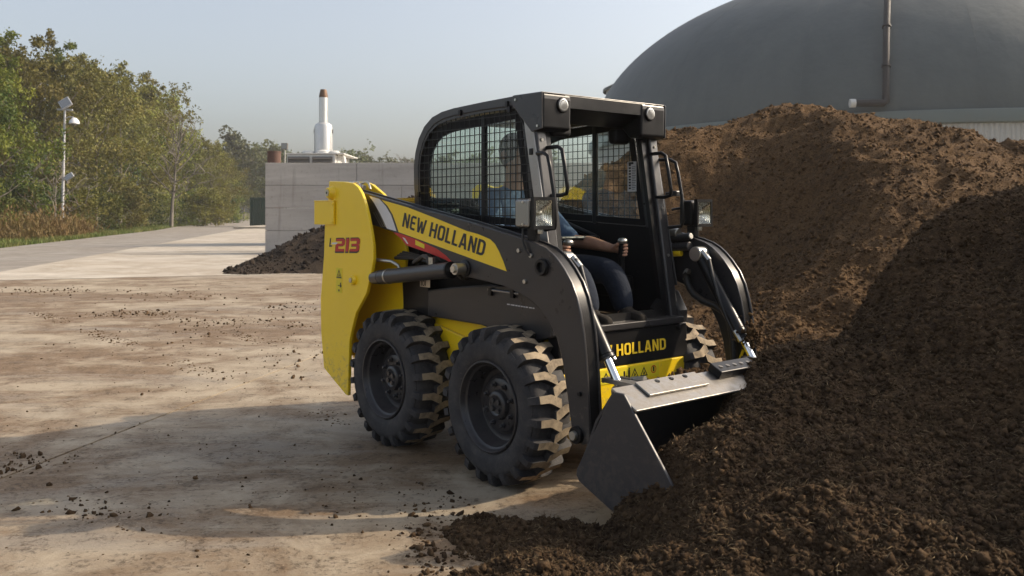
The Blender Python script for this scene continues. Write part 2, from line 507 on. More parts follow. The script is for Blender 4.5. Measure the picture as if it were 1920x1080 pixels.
def heap(name, ctrl, bounds, res, amps, mat, seed, ncr, cr_size, label, mask=None, nf=0, fl=(.02,.05), crmat=None, weight=None, bedmat=None):
    x0, x1, y0, y1 = bounds
    nx = int((x1-x0)/res)+1; ny = int((y1-y0)/res)+1
    X, Y = np.meshgrid(np.linspace(x0, x1, nx), np.linspace(y0, y1, ny))
    ev = tps(ctrl)
    H = ev(X, Y)
    rough = np.zeros_like(H)
    for (sc, am, mode) in amps:
        wx = perlin(X/sc*.7+3.1, Y/sc*.7, seed+5)*.6
        nz = perlin(X/sc+wx, Y/sc-wx, seed+int(sc*1000))
        rough += am*((1-2.2*np.abs(nz))-.4 if mode == 'b' else 1.6*nz)
    H = H + rough*sstep(-.12, .15, H)
    if mask is not None: H = mask(X, Y, H)
    e = empty(name); tag(e, label, 'soil heap')
    idx = np.arange(nx*ny).reshape(ny, nx)
    Fc = np.stack([idx[:-1, :-1], idx[:-1, 1:], idx[1:, 1:], idx[1:, :-1]], -1).reshape(-1, 4)
    Z = H.ravel()
    keep = Z[Fc].max(1) > -.02
    V = np.stack([X.ravel(), Y.ravel(), np.maximum(Z, -.05)], 1)
    Fc = Fc[keep]
    used = np.zeros(len(V), bool); used[Fc.ravel()] = True
    mp = np.cumsum(used)-1
    np_mesh('surface', V[used], mp[Fc], bedmat or mat, e, smooth=True)
    rng = np.random.default_rng(seed)
    fz = V[Fc].mean(1)
    wgt = np.ones(len(Fc)) if weight is None else weight(fz)
    wgt = wgt*(fz[:, 2] > .0)
    wgt = wgt/wgt.sum()
    pick = rng.choice(len(Fc), ncr, p=wgt)
    uv = rng.random((ncr, 2, 1))
    q = V[Fc[pick]]
    P = (q[:, 0]*(1-uv[:, 0])+q[:, 1]*uv[:, 0])*(1-uv[:, 1]) + (q[:, 3]*(1-uv[:, 0])+q[:, 2]*uv[:, 0])*uv[:, 1]
    size = cr_size[0]*np.exp(rng.normal(0, cr_size[1], ncr))
    P[:, 2] += size*rng.uniform(-.2, .35, ncr)
    c = crumbs('crumbs', P, np.minimum(size, cr_size[0]*4.5), crmat or mat, e, rng, .8, True)
    c['kind'] = 'stuff'
    ncl = ncr//130
    pk = rng.choice(len(Fc), ncl, p=wgt); Pk = V[Fc[pk]].mean(1); sk = cr_size[0]*rng.uniform(1.8, 1.8+3.8*rng.random(ncl)**2, ncl)
    cl = crumbs('clods', Pk, sk, crmat or mat, e, rng); cl['kind'] = 'stuff'
    if nf:
        pk = rng.choice(len(Fc), nf, p=wgt)
        Pf = V[Fc[pk]].mean(1)+rng.normal(0, res, (nf, 3))*.5; Pf[:, 2] += rng.uniform(0, .015, nf)
        L = rng.uniform(fl[0], fl[1], nf)
        f_ = fibres('straw_fibres', Pf, L, L*rng.uniform(.02, .06, nf), M['fibre'], e, rng)
        f_['kind'] = 'stuff'
    return e

near = [at(*p) for p in [
    (1400,670,4.30),(1440,656,4.40),(1560,633,4.60),(1605,603,4.65),(1650,533,4.65),(1720,446,4.75),(1775,402,4.80),(1870,378,4.80),(1925,364,4.80),(2150,345,4.9),
    (1600,800,3.65),(1600,700,4.10),(1800,600,4.10),(1800,800,3.55),(1800,480,4.50),(1690,560,4.45),(1400,872,3.45),(1400,760,3.85),(1500,950,3.05),(1700,950,3.0),
    (1850,1000,2.8),(1310,1040,3.1),(1275,1005,3.28),(1175,1042,3.42),(1300,1080,2.85),(1500,1080,2.75),(1800,1080,2.6),(1100,1045,3.25),(1000,1045,3.35),(950,1003,3.65),
    (1240,880,3.62),(1310,808,3.92),(1385,728,4.2)]]
near += [(-.24,3.79,0),(.09,4.02,0),(-.22,3.34,0),(.42,3.98,-.01),(-.25,2.7,0),(-.35,2.0,0),(-.6,3.7,-.15),(-.7,2.8,-.15),(.1,4.4,-.2),(-.6,4.6,-.3),
         (.5,4.6,-.15),(1.25,5.3,.18),(1.8,5.6,.22),(2.5,5.9,.5),(1.79,5.1,.46),(1.96,5.05,.56),(1.5,4.95,.42),(1.2,6.2,-.05),(2.2,6.9,0),(3.3,6.9,0),(3.6,5.0,2.05),(3.7,3.3,1.55),(2.6,2.8,.70),
         (2.8,3.7,1.12),(2.2,2.1,.3),(3.2,1.7,.25),(1.2,1.5,.1),(.3,1.5,0),(4.6,4.2,2.85),(4.6,3.3,2.3),(4.7,5.0,2.75),(4.6,6.2,1.4),(4.6,2.2,1.1),(5.6,4.4,2.7),(5.6,5.6,1.9),(5.6,2.6,1.2),(3.6,4.2,2.0),(0.4,2.4,.10),(6.4,4.2,1.9),(6.3,2.5,.7),(6.3,6.2,.8)]
def near_mask(X, Y, H):
    a, b = to_loader(X, Y)
    inside = (np.abs(b) < .83)
    cut = sstep(.84, .96, a)
    lim = np.where(inside, -.25 + (H+.25)*cut, H)
    wheels = (a < .66) & (np.abs(b) < 1.0)
    return np.where(wheels, np.minimum(lim, -.2), lim)
heap('soil_heap', near, (-.9, 6.4, 1.3, 7.0), .0145, [(.9,.05,'p'),(.45,.055,'p'),(.22,.036,'b'),(.09,.020,'b'),(.042,.009,'b')], M['soil'], 31, 125000, (.0052,.66),
     'dark crumbly compost heap in the right foreground that the bucket digs into', near_mask, 42000, (.010,.040), bedmat=M['soil_bed'],
     weight=lambda c: np.clip(4.2/np.maximum(c[:, 1], 1.5), .2, 2)**2*(c[:, 1] < 5.2)*(c[:, 0] < .62*c[:, 1]))

mid = [at(*p) for p in [
    (1170,312,13.6),(1110,340,13.4),(1240,256,13.9),(1300,240,14.1),(1400,226,14.4),(1450,204,14.7),(1530,214,14.6),(1590,242,12.6),(1700,246,12.8),(1780,255,13),
    (1870,278,13),(1925,274,14),(2100,300,14),(1560,252,12.6),(1440,272,13.5),(1380,312,13.3),(1300,312,13.3),
    (1590,300,11.8),(1612,400,10.8),(1622,500,9.8),(1600,600,8.95),(1500,400,11.9),(1440,340,12.7),(1700,300,11.9),(1800,350,11.1),(1750,450,10.0),(1900,400,10.5),(1350,450,12.4),(1450,540,10.7),(1280,520,12.3),(1210,420,12.8)]]
mid += [(2.6,9.6,.12),(1.6,10.4,.08),(2.2,7.7,.03),(1.1,9.0,-.02),(.3,11.6,0),(-.2,13,-.1),(4.2,7.6,.05),(6.3,7.2,0),(8.6,7.1,0),(-1.2,12,-.5),(0,9.5,-.4),(0,7.2,-.4),(.6,12.9,.7),
        (1.4,15.2,1.1),(2.3,15.6,1.5),(3.2,15.9,1.7),(4.2,16.3,1.9),(5.2,16,1.8),(6.3,14.8,1.75),(2.6,17.2,.1),(5,18,.1),(8,17.8,.2),(.3,16,-.3),(11,16,.8),(12.5,12,.6),(11,9,.4),(9,11.5,1.7),(10,13.5,1.7)]
heap('soil_heap', mid, (-1.5, 13.5, 7.0, 18.5), .05, [(1.7,.11,'p'),(.7,.13,'b'),(.28,.060,'b'),(.12,.030,'b')], M['soil_mid'], 52, 110000, (.0108,.62),
     'tall brown compost heap standing behind the loader in front of the gas dome', bedmat=M['soil_mid_bed'],
     weight=lambda c: (c[:, 1] < 14.8)*(12/np.maximum(c[:, 1], 6))**2)

wallh = [at(*p) for p in [(500,492,20.5),(540,467,21.0),(600,438,21.5),(640,425,21.8),(520,500,20.2),(580,480,20.4)]]
wallh += [(-5.9,19.3,0),(-4.3,19.7,0),(-2.5,20.2,.1),(-2.5,22,1.5),(-1,22.5,1.2),(-6.6,20.5,-.05),(-6.9,22.5,-.2),(-3.5,24.5,1.2),(-5.5,25,.6),(-4,27,.3),(-7.4,24,-.4),(.5,22,.2),(-1,20.6,0),(-3,18.5,-.3),(-6,18.3,-.4),(1.5,24,-.3)]
heap('soil_heap', wallh, (-8, 2, 18, 28), .07, [(.8,.05,'p'),(.3,.05,'b'),(.14,.02,'b')], M['soil_far'], 77, 6000, (.03,.5),
     'low black compost heap at the foot of the concrete wall behind the yellow upright')

# crumbs and clods strewn over the yard
rng = np.random.default_rng(5)
pp = []; ss = []
def strew(px, py, sx, sy, n, s, spread=.7):
    for _ in range(int(n*.75)):
        x = px+rng.normal(0, sx); y = py+rng.normal(0, sy)
        if y < 505: continue
        d = F_PX*CAM_H/(y-HOR)
        pp.append(((x-960)/F_PX*d, d, 0.004)); ss.append(s*math.exp(rng.normal(0, spread)))
for a_ in [(75,865,60,8,150,.011),(10,880,40,8,60,.013),(410,607,36,4,120,.016),(270,587,40,3,140,.018),(190,592,30,3,80,.018),(480,600,30,5,70,.016),(560,612,30,3,60,.016),
           (90,545,60,4,180,.02),(330,553,50,3,90,.02),(560,578,40,5,120,.018),(330,620,40,6,40,.015),(500,880,150,40,260,.006),(600,900,120,50,300,.006),(160,960,60,14,200,.008),
           (250,960,60,20,140,.007),(790,1000,28,30,200,.012),(820,960,40,25,160,.010),(815,1050,22,26,170,.014),(880,940,50,12,90,.009),(690,940,90,30,150,.006),(250,800,80,30,60,.008),
           (60,920,80,60,160,.006),(400,1010,200,40,260,.005),(560,690,60,20,160,.010),(620,650,30,10,90,.012),(400,720,160,40,140,.007),(200,640,120,20,120,.010),(900,560,200,20,60,.014),
           (280,555,180,10,200,.014),(480,640,110,20,160,.010)]:
    strew(*a_)
pp = np.array(pp); ss = np.clip(np.array(ss)*.40, .0018, .020)
a_, b_ = to_loader(pp[:, 0], pp[:, 1])
ok = ~((a_ > -1.5) & (a_ < .9) & (np.abs(b_) < .9))
pp = pp[ok]; ss = ss[ok]; pp[:, 2] = ss*.35
c = crumbs('soil_crumbs', pp, ss, M['soil'], None, rng)
tag(c, 'dark soil crumbs strewn over the concrete yard', 'soil crumbs', kind='stuff')

# soil pressed off the loader's treads in two broken tracks behind it
tp = []; ts = []
for side in (-1, 1):
    for i_ in range(150):
        xx = -1.55-i_*.055
        if rng.random() < .45+.5*math.sin(i_*.13+side): continue
        for _ in range(5):
            yy = side*.57+rng.uniform(-.12, .12); x2 = xx-abs(yy-side*.57)*.5+rng.normal(0, .008)
            tp.append((LOAD_POS[0]+FWD[0]*x2+LFT[0]*yy, LOAD_POS[1]+FWD[1]*x2+LFT[1]*yy, .004)); ts.append(.007*math.exp(rng.normal(0, .45)))
tp = np.array(tp); ts = np.array(ts)
c = crumbs('tread_marks', tp, ts, M['soil_mid'], None, rng, .55)
c.scale = (1, 1, .6); tag(c, 'broken tyre tracks of pressed soil behind the loader', 'tyre tracks', kind='stuff')

# ------------------------------------------------------------------ gas dome
def dome_mat():
    k = N('dome_membrane'); co = k.coord(); cs = k.coord(scale=(1,1,.12))
    c = k.mix(k.ramp(k.noise(cs, .5, 8, .6), [(.35,0.0),(.7,1.0)]), (.080,.092,.092), (.104,.116,.113))
    c = k.mix(k.math('MULTIPLY', k.ramp(k.noise(co, 6, 6, .7), [(.55,0.0),(.75,1.0)]), .25), c, (.065,.07,.066))
    k.principled(c, .58, 0, k.bump(k.noise(co, .8, 4), .25, .15), spec=.4)
    return k.mat
M['dome'] = dome_mat()
M['dome_rim'] = paint('dome_rim_strip', (.12,.145,.135), .5, .3, (.16,.15,.13), scale=.8)
M['cladding'] = paint('ribbed_cladding', (.42,.42,.40), .5, .3, (.3,.27,.22), scale=.6)
M['brown_pipe'] = paint('brown_pipe_paint', (.042,.038,.037), .6, .15, (.08,.07,.06), scale=2, spec=.25)
M['pipe_white'] = flat('pale_pipe_collar', (.55,.55,.53), .5)
M['dkgreen_roof'] = paint('dark_green_roof', (.035,.05,.045), .5, .2)
DR, DZ, DK = 18.85, 5.62, .542
def rimd():
    return Vector((23.9, 56.65, 0))
DC = rimd()
dome = empty('gas_dome', (DC.x, DC.y, 0))
tag(dome, 'huge grey green membrane gas dome on a ribbed round tank behind the brown heap', 'gas dome')
prof = [(DR*math.cos(t), DZ + DR*DK*math.sin(t)) for t in np.linspace(0, math.pi/2-.01, 40)]
MB().lathe(prof, 128).build('membrane', M['dome'], dome, smooth=60)
for k_ in range(16):
    phi = 2*math.pi*k_/16 + .17
    mb = MB()
    mb.tube([((DR*math.cos(t)+.01)*math.cos(phi), (DR*math.cos(t)+.01)*math.sin(phi), DZ+DR*DK*math.sin(t)+.01) for t in np.linspace(0, 1.5, 30)], .004, 6)
    mb.build('seam', M['dome'], dome, smooth=60)
MB().lathe([(DR-.05,DZ+.06),(DR+.18,DZ+.05),(DR+.22,DZ-.02),(DR+.22,DZ-.50),(DR+.10,DZ-.56)], 128).build('rim_strip', M['dome_rim'], dome, smooth=40)
nrib = 580
mb = MB(); v = []; f = []
for i in range(nrib*4):
    t = 2*math.pi*i/(nrib*4); r = DR + (.05 if (i % 4) in (1, 2) else 0.0)
    v += [(r*math.cos(t), r*math.sin(t), 0.0), (r*math.cos(t), r*math.sin(t), DZ-.52)]
for i in range(nrib*4):
    j = (i+1) % (nrib*4); f.append((2*i, 2*j, 2*j+1, 2*i+1))
mb.add(v, f); mb.build('ribbed_cladding', M['cladding'], dome)
# the brown vent pipe that climbs the membrane
pb = Vector(at(1661,205,39.3)); a0 = math.atan2(pb.y-DC.y, pb.x-DC.x)
pts = []
for t in np.linspace(.03, 1.2, 26):
    rr = DR*math.cos(t)+.22; pts.append((rr*math.cos(a0), rr*math.sin(a0), DZ+.3+DR*DK*math.sin(t)+.12*math.sin(t)))
b0 = Vector(pts[0])
side = Vector((-1.35, .10, 0))
pp_ = MB().tube(pts, .145, 12).build('vent_pipe', M['brown_pipe'], dome, smooth=60)
MB().tube([b0+Vector((0,0,.1)), b0+Vector((0,-.02,-.12)), b0+Vector((-.12,-.03,-.2)), b0+side*.6+Vector((0,0,-.2)), b0+side*.95+Vector((0,0,-.2))], .16, 12).build('elbow', M['brown_pipe'], pp_, smooth=60)
MB().cyl(b0+side*.95+Vector((0,0,-.2)), b0+side*1.12+Vector((0,0,-.2)), .185).build('collar', M['pipe_white'], pp_, smooth=40)
for i in (3, 7, 11, 15):
    q = Vector(pts[i]); q2 = Vector(pts[i+1]); dd = (q2-q).normalized()
    MB().cyl(q-dd*.05, q+dd*.05, .19).build('clamp', M['brown_pipe'], pp_, smooth=40)
# the roof of a farther tank peeping out left of the dome
rx, ry, rz_ = at(1147,151,86)
roof2 = empty('tank_roof', (rx+7.0, ry+6, 0))
tag(roof2, 'dark conical tank roof edge just left of the gas dome', 'tank')
MB().lathe([(7.2,rz_-.25),(7.2,rz_),(0.02,rz_+3.6)], 48).build('roof', M['dkgreen_roof'], roof2, smooth=30)
MB().lathe([(6.9,0),(6.9,rz_-.15)], 48).build('tank_wall', M['cladding'], roof2, smooth=30)

# ------------------------------------------------------------------ concrete wall of stacked blocks
def wallmat():
    k = N('cast_concrete'); co = k.coord(); cs = k.coord(scale=(.35,1,3.2))
    oi = k.n('ShaderNodeObjectInfo')
    n1 = k.noise(cs, 1.1, 9, .65, .4); n2 = k.noise(co, 7, 9, .7)
    c = k.mix(k.ramp(n1, [(.32,0.0),(.70,1.0)]), (.39,.36,.33), (.53,.50,.46))
    c = k.mix(k.math('MULTIPLY', oi.outputs['Random'], .35), c, (.31,.28,.25))
    c = k.mix(k.math('MULTIPLY', k.ramp(n2, [(.55,0.0),(.72,1.0)]), .5), c, (.21,.18,.15))
    st = k.noise(k.coord(scale=(2.2,1,.16)), 1.6, 7, .65)
    c = k.mix(k.math('MULTIPLY', k.ramp(st, [(.58,0.0),(.75,1.0)]), .45), c, (.15,.125,.10))
    k.principled(c, .9, 0, k.bump(k.math('ADD', n2, k.math('MULTIPLY', n1, .5)), .5, .03), spec=.25)
    return k.mat
M['cast'] = wallmat()
wx, wy = at(497,475,29.3)[:2]
wall = empty('retaining_wall', (wx, wy, 0))
tag(wall, 'grey stacked concrete block wall behind the loader with soil at its foot', 'wall')
wtop = at(497,305,29.3)[2]; nc = 4; ch = wtop/nc
random.seed(3)
for r_ in range(nc):
    xs = [0, 2.95, 6.2, 9.4, 12.6] if r_ % 2 == 1 else [0, 2.95, 6.0, 9.2, 12.6]
    if r_ in (0, 2): xs = [0, 4.4, 7.7, 10.2, 12.6]
    for i in range(4):
        j = random.uniform(-.012, .012)
        MB().box(xs[i]+.004, xs[i+1]-.004, j, .55+j, r_*ch+.005, (r_+1)*ch-.005).build('concrete_block', M['cast'], wall, bevel=.010)

# ------------------------------------------------------------------ generator set with chimney behind the wall
M['stainless'] = paint('stainless_cladding', (.62,.62,.61), .36, .15, (.4,.38,.34), metal=.55, scale=1.5)
M['stainless2'] = paint('stainless_stack', (.66,.67,.66), .33, .1, (.45,.43,.4), metal=.55, scale=1.5)
M['copper'] = paint('scorched_copper', (.15,.090,.055), .55, .35, (.10,.07,.05), metal=.5)
M['unit_white'] = paint('unit_white_paint', (.62,.62,.60), .5, .2, (.35,.32,.27))
M['louvre'] = paint('louvre_grey', (.10,.095,.088), .6, .2)
GD = 36.0
gx0, _, gz1 = at(537,289,GD); gx1 = at(628,289,GD)[0]
gen = empty('generator_housing', ((gx0+gx1)/2, GD, 0))
tag(gen, 'white roofed generator housing with grey louvres behind the concrete wall', 'generator')
hw = (gx1-gx0)/2
MB().box(-hw, hw, .05, 3.2, 0, gz1).build('housing', M['unit_white'], gen, bevel=.02)
for i, (u0, u1) in enumerate(((-hw+.06, -.05), (.06, hw-.1))):
    lf = MB().box(u0, u1, -.03, .04, gz1-1.25, gz1-.10).build('louvre_panel', M['louvre'], gen)
    for j in range(9):
        z = gz1-1.2+j*.125
        MB().prism_x([(-.075,z),(-.03,z+.06),(-.03,z+.075),(-.085,z+.012)], u0+.03, u1-.03).build('slat', M['louvre'], lf)
MB().box(-hw-.05, hw+.35, 0.0, 3.25, gz1+.004, gz1+.05).build('roof_sheet', M['unit_white'], gen, bevel=.01)
for (u, w_, h_) in ((-.25,.5,.12),(.35,.6,.16),(.80,.45,.13)):
    MB().lathe([(w_*.5,gz1+.052),(w_*.5,gz1+.05+h_*.6),(w_*.35,gz1+.05+h_),(.01,gz1+.05+h_*1.05)], 16, org=(u,.7,0)).build('roof_vent', M['unit_white'], gen, smooth=40)
MB().tube([(hw+.05,.5,gz1+.02),(hw+.25,.5,gz1-.12),(hw+.30,.5,gz1-.5)], .09, 8).build('duct', M['unit_white'], gen, smooth=60)
cx_ = at(606.5,0,GD+.9)[0]
chim = empty('chimney', (cx_, GD+.9, 0))
tag(chim, 'round stainless steel chimney with a scorched copper tip above the wall', 'chimney')
zz = lambda py: at(0, py, GD+.9)[2]
MB().lathe([(.36,gz1+.06),(.36,zz(238)),(.33,zz(234)),(.20,zz(230))], 32).build('silencer_drum', M['stainless'], chim, smooth=35)
for k_ in range(8):
    t = 2*math.pi*k_/8+.2
    MB().box(-.012,.012,-.006,.006, gz1+.08, zz(240)).build('drum_seam', M['stainless2'], chim).location = (.362*math.cos(t), .362*math.sin(t), 0)
MB().lathe([(.175,zz(231)),(.175,zz(208))], 24).build('stack_section', M['stainless2'], chim, smooth=35)
MB().lathe([(.182,zz(208)),(.182,zz(205)),(.178,zz(205)),(.175,zz(183))], 24).build('stack_section', M['stainless2'], chim, smooth=35)
MB().lathe([(.18,zz(183)),(.175,zz(179)),(.12,zz(168)),(.10,zz(168)),(.10,zz(175))], 24).build('tip', M['copper'], chim, smooth=35)
for s_ in (-1, 1):
    MB().box(s_*.36-.03, s_*.36+.03, -.04, .04, zz(250), zz(243)).build('lifting_lug', M['louvre'], chim)
fx, fy, fz = at(514,284,30.9)
flue = empty('rusty_flue', (fx, fy, 0)); tag(flue, 'rust brown open drum flue at the left end of the wall top', 'flue')
M['rust'] = paint('rusty_sheet', (.105,.055,.040), .8, .5, (.07,.045,.035), scale=4)
MB().lathe([(.225,0),(.225,fz),(.205,fz),(.205,fz-.5)], 28).build('flue_pipe', M['rust'], flue, smooth=35)
MB().lathe([(.24,fz-.05),(.24,fz),(.225,fz+.004)], 28).build('rim_band', M['rust'], flue, smooth=35)
lx, ly, lz = at(534,275,31.5)
fl2 = empty('floodlight', (lx, ly, 0)); tag(fl2, 'small floodlight on a thin post beside the rusty drum', 'floodlight')
MB().cyl((0,0,0),(0,0,lz-.08),.025,n=10).build('post', M['zinc'], fl2, smooth=40)
MB().box(-.11,.11,-.09,.05,lz-.10,lz+.12).build('lamp_head', M['louvre'], fl2, bevel=.015)
MB().box(-.09,.09,-.10,-.089,lz-.08,lz+.10).build('lamp_glass', M['lens'], fl2)

# ------------------------------------------------------------------ green container
M['green_paint'] = paint('green_container_paint', (.012,.042,.028), .5, .15, (.12,.1,.07), scale=.8)
cxx, cyy, _ = at(470,425,81.6)
cont = empty('container', (cxx, cyy, 0)); tag(cont, 'dark green steel container left of the concrete wall', 'container')
mb = MB(); prof2 = []
n_ = 30
for i in range(n_):
    x = i*.2; prof2 += [(x,0),(x+.06,0),(x+.09,.04),(x+.17,.04)]
mb2 = MB(); v = []; f = []
for (x, y) in prof2: v += [(x,y,.15),(x,y,2.45)]
for i in range(len(prof2)-1): f.append((2*i,2*i+2,2*i+3,2*i+1))
mb2.add(v, f); mb2.build('corrugated_side', M['green_paint'], cont)
MB().box(0,6,.06,2.4,.1,2.5).build('body', M['green_paint'], cont)
MB().box(-.05,6.05,-.05,2.45,2.47,2.62).build('top_rail', M['green_paint'], cont)
MB().box(-.05,6.05,-.05,2.45,.02,.16).build('bottom_rail', M['green_paint'], cont)
for x in (-.06, 5.94):
    MB().box(x,x+.12,-.06,.06,.02,2.6).build('corner_post', M['green_paint'], cont)
# pale kerb plinth in front of it
kx, ky, _ = at(446,430,72)
plin = MB().box(-.3,5,-.2,9.5,0.005,.16).build('kerb_plinth', M['apron'], None, bevel=.02)
plin.location = (kx, ky, 0); tag(plin, kind='structure')

# ------------------------------------------------------------------ lamp pole
M['galv'] = paint('galvanised_steel', (.45,.45,.46), .45, .2, metal=.4)
plx, ply, _ = at(116,440,53.1)
pole = empty('lamp_pole', (plx, ply, 0)); pole.rotation_euler = (0, R(1.4), 0)
tag(pole, 'tall galvanised pole with floodlights and a white dome camera by the wood', 'lamp pole')
pz = lambda py: at(0, py, 53.1)[2]
MB().cyl((0,0,-.1),(0,0,pz(203)),.095,.055,12).build('shaft', M['galv'], pole, smooth=50)
MB().box(-.45,.45,-.04,.04,pz(207),pz(204)).build('crossbar', M['galv'], pole)
MB().tube([(0,0,pz(222)),(.25,-.02,pz(219)),(.50,-.03,pz(219)),(.58,-.03,pz(223))],.03,6).build('camera_arm', M['galv'], pole)
cb = MB().lathe([(.01,pz(220)),(.12,pz(221)),(.26,pz(226)),(.30,pz(231)),(.27,pz(232))],20,org=(.58,-.03,0)).build('camera_housing', M['white_decal'], pole, smooth=50)
MB().lathe([(.17,pz(231.5)),(.14,pz(234)),(.01,pz(235.5))],16,org=(.58,-.03,0)).build('camera_dome', M['lens'], cb, smooth=50)
hd = MB().box(-.30,.34,-.06,.06,-.32,.32).build('floodlight_head', M['galv'], pole, bevel=.02)
hd.location = (0,0,pz(194)); hd.rotation_euler = (R(-30),R(-35),R(15))
MB().box(-.25,.29,-.07,-.061,-.27,.27).build('lamp_glass', M['lens'], hd)
h2 = MB().box(-.26,.26,-.05,.05,-.16,.16).build('floodlight_head', M['galv'], pole, bevel=.02)
h2.location = (.36,-.05,pz(331)); h2.rotation_euler = (R(-20),R(-38),R(10))
MB().box(-.22,.22,-.06,-.051,-.12,.12).build('lamp_glass', M['lens'], h2)
MB().tube([(0,0,pz(338)),(.30,-.03,pz(332))],.03,6).build('bracket', M['galv'], pole)

# ------------------------------------------------------------------ trees
def leafmat(name, a, b, c):
    k = N(name); co = k.coord()
    g = k.n('ShaderNodeNewGeometry'); oi = k.n('ShaderNodeObjectInfo')
    col = k.mix(g.outputs['Random Per Island'], a, b)
    col = k.mix(k.math('MULTIPLY', k.ramp(k.noise(co, .35, 4), [(.4,0.0),(.7,1.0)]), .8), col, c)
    hs = k.n('ShaderNodeHueSaturation'); k.l(col, hs.inputs['Color'])
    k.l(k.math('ADD', k.math('MULTIPLY', oi.outputs['Random'], .75), .62), hs.inputs['Value'])
    k.l(k.math('ADD', k.math('MULTIPLY', oi.outputs['Random'], .045), .490), hs.inputs['Hue'])
    p = k.principled(hs.outputs[0], .65, 0, spec=.25)
    tl = k.n('ShaderNodeBsdfTranslucent'); k.l(hs.outputs[0], tl.inputs[0])
    mx = k.n('ShaderNodeMixShader'); mx.inputs[0].default_value = .3
    k.l(p.outputs[0], mx.inputs[1]); k.l(tl.outputs[0], mx.inputs[2]); k.l(mx.outputs[0], k.out.inputs[0])
    return k.mat
M['leaf_olive'] = leafmat('olive_leaves', (.12,.125,.020), (.21,.195,.036), (.22,.175,.038))
M['leaf_dark'] = leafmat('dark_green_leaves', (.038,.058,.010), (.085,.105,.018), (.24,.21,.025))
M['leaf_brown'] = leafmat('brownish_leaves', (.16,.145,.036), (.20,.170,.050), (.13,.135,.028))
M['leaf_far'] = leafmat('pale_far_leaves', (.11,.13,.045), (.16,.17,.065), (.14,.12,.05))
M['bracken'] = leafmat('rust_bracken', (.16,.085,.030), (.23,.14,.06), (.12,.10,.03))
M['bark'] = paint('bark', (.15,.13,.105), .9, .5, (.26,.235,.20), scale=2)

def skeleton(rng, h, spread, nb, levels, droop=.1, lean=0.0, first=.18):
    """returns list of (points, radii) branches and tip points"""
    br = []; tips = []
    n = 8; tr = []
    for i in range(n+1):
        t = i/n
        tr.append(np.array([lean*h*t*t + .02*h*math.sin(3*t+rng.random()*2)*t, .02*h*math.sin(4*t+1)*t, h*.94*t]))
    br.append((tr, [max(.011*h*(1-t/n*.93), .01) for t in range(n+1)]))
    def grow(base, dirv, length, rad, lev):
        pts = [base]; d = dirv/np.linalg.norm(dirv); m = 4
        for i in range(m):
            d = d + rng.normal(0, .16, 3) + np.array([0, 0, .10-droop*lev*.3]); d /= np.linalg.norm(d)
            pts.append(pts[-1]+d*length/m)
        br.append((pts, [rad*(1-.8*i/m) for i in range(m+1)]))
        if lev < levels:
            for _ in range(3 if lev == 1 else 2):
                k = rng.integers(1, m+1)
                nd = d + rng.normal(0, .75, 3); nd[2] += .15
                grow(pts[k], nd, length*rng.uniform(.45, .7), rad*.5, lev+1)
        tips.append((pts[-1], length)); tips.append((pts[2], length))
    for i in range(nb):
        t = first + (1-first)*(i+rng.random())/nb
        k = min(int(t*n), n-1); base = tr[k]+(tr[k+1]-tr[k])*(t*n-k)
        a = i*2.4+rng.random()*.8
        L = spread*h*(.45+.75*math.sin(math.pi*min(1, .15+t*.85)))*rng.uniform(.75, 1.1)
        grow(base, np.array([math.cos(a), math.sin(a), .35+.9*t]), L, .005*h*(1.2-t*.8), 1)
    tips.append((tr[-1], spread*h*.4))
    return br, tips

TREE = {}
def tree_variant(key, seed, h, spread, nb, levels, leafm, nleaf, leafs, clump, lean=0.0, first=.15, sides=5):
    rng = np.random.default_rng(seed)
    br, tips = skeleton(rng, h, spread, nb, levels, lean=lean, first=first)
    mb = MB()
    for i, (p, r) in enumerate(br): mb.tube(p, r if nleaf else [q*1.7+.012 for q in r], 7 if i == 0 else 4, caps=False)
    me = bpy.data.meshes.new('trunk'); me.from_pydata(mb.v, [], mb.f); me.materials.append(M['bark'])
    me.polygons.foreach_set('use_smooth', [True]*len(me.polygons)); me.update()
    lm = None
    if nleaf:
        T = np.array([t[0] for t in tips]); Ls = np.array([t[1] for t in tips])
        pk = rng.integers(0, len(T), nleaf)
        sub = rng.normal(0, 1, (len(T)*3, 3))*(clump*np.repeat(Ls, 3))[:, None]*np.array([1, 1, .7])
        cen = T[pk] + sub[pk*3+rng.integers(0, 3, nleaf)]
        P = cen + rng.normal(0, 1, (nleaf, 3))*clump*.42*Ls[pk][:, None]
        P[:, 2] = np.maximum(P[:, 2], .15)
        u = rng.normal(size=(nleaf, 3)); u /= np.linalg.norm(u, axis=1)[:, None]
        w_ = np.cross(u, rng.normal(size=(nleaf, 3))); w_ /= np.linalg.norm(w_, axis=1)[:, None]
        s = leafs*rng.uniform(.5, 1.3, nleaf)[:, None]
        V = np.stack([P-u*s, P+w_*s*.55, P+u*s, P-w_*s*.55], 1).reshape(-1, 3)
        ob = np_mesh('crown', V, np.arange(4*nleaf).reshape(nleaf, 4), leafm)
        lm = ob.data; bpy.data.objects.remove(ob)
    zs = [v.co.z for v in (lm or me).vertices]
    TREE[key] = (me, lm, float(np.percentile(zs, 99.6)))
tree_variant('olive_a', 1, 12, .30, 16, 2, M['leaf_olive'], 12000, .135, .26)
tree_variant('olive_b', 2, 12, .26, 18, 2, M['leaf_olive'], 11000, .13, .27)
tree_variant('brown_a', 3, 12, .26, 16, 2, M['leaf_brown'], 6500, .125, .27)
tree_variant('dark_a', 4, 11, .33, 16, 2, M['leaf_dark'], 13000, .13, .26, first=.05)
tree_variant('far_a', 5, 13, .30, 14, 2, M['leaf_far'], 5500, .28, .34)
tree_variant('far_b', 6, 12, .34, 12, 2, M['leaf_far'], 5000, .28, .36)
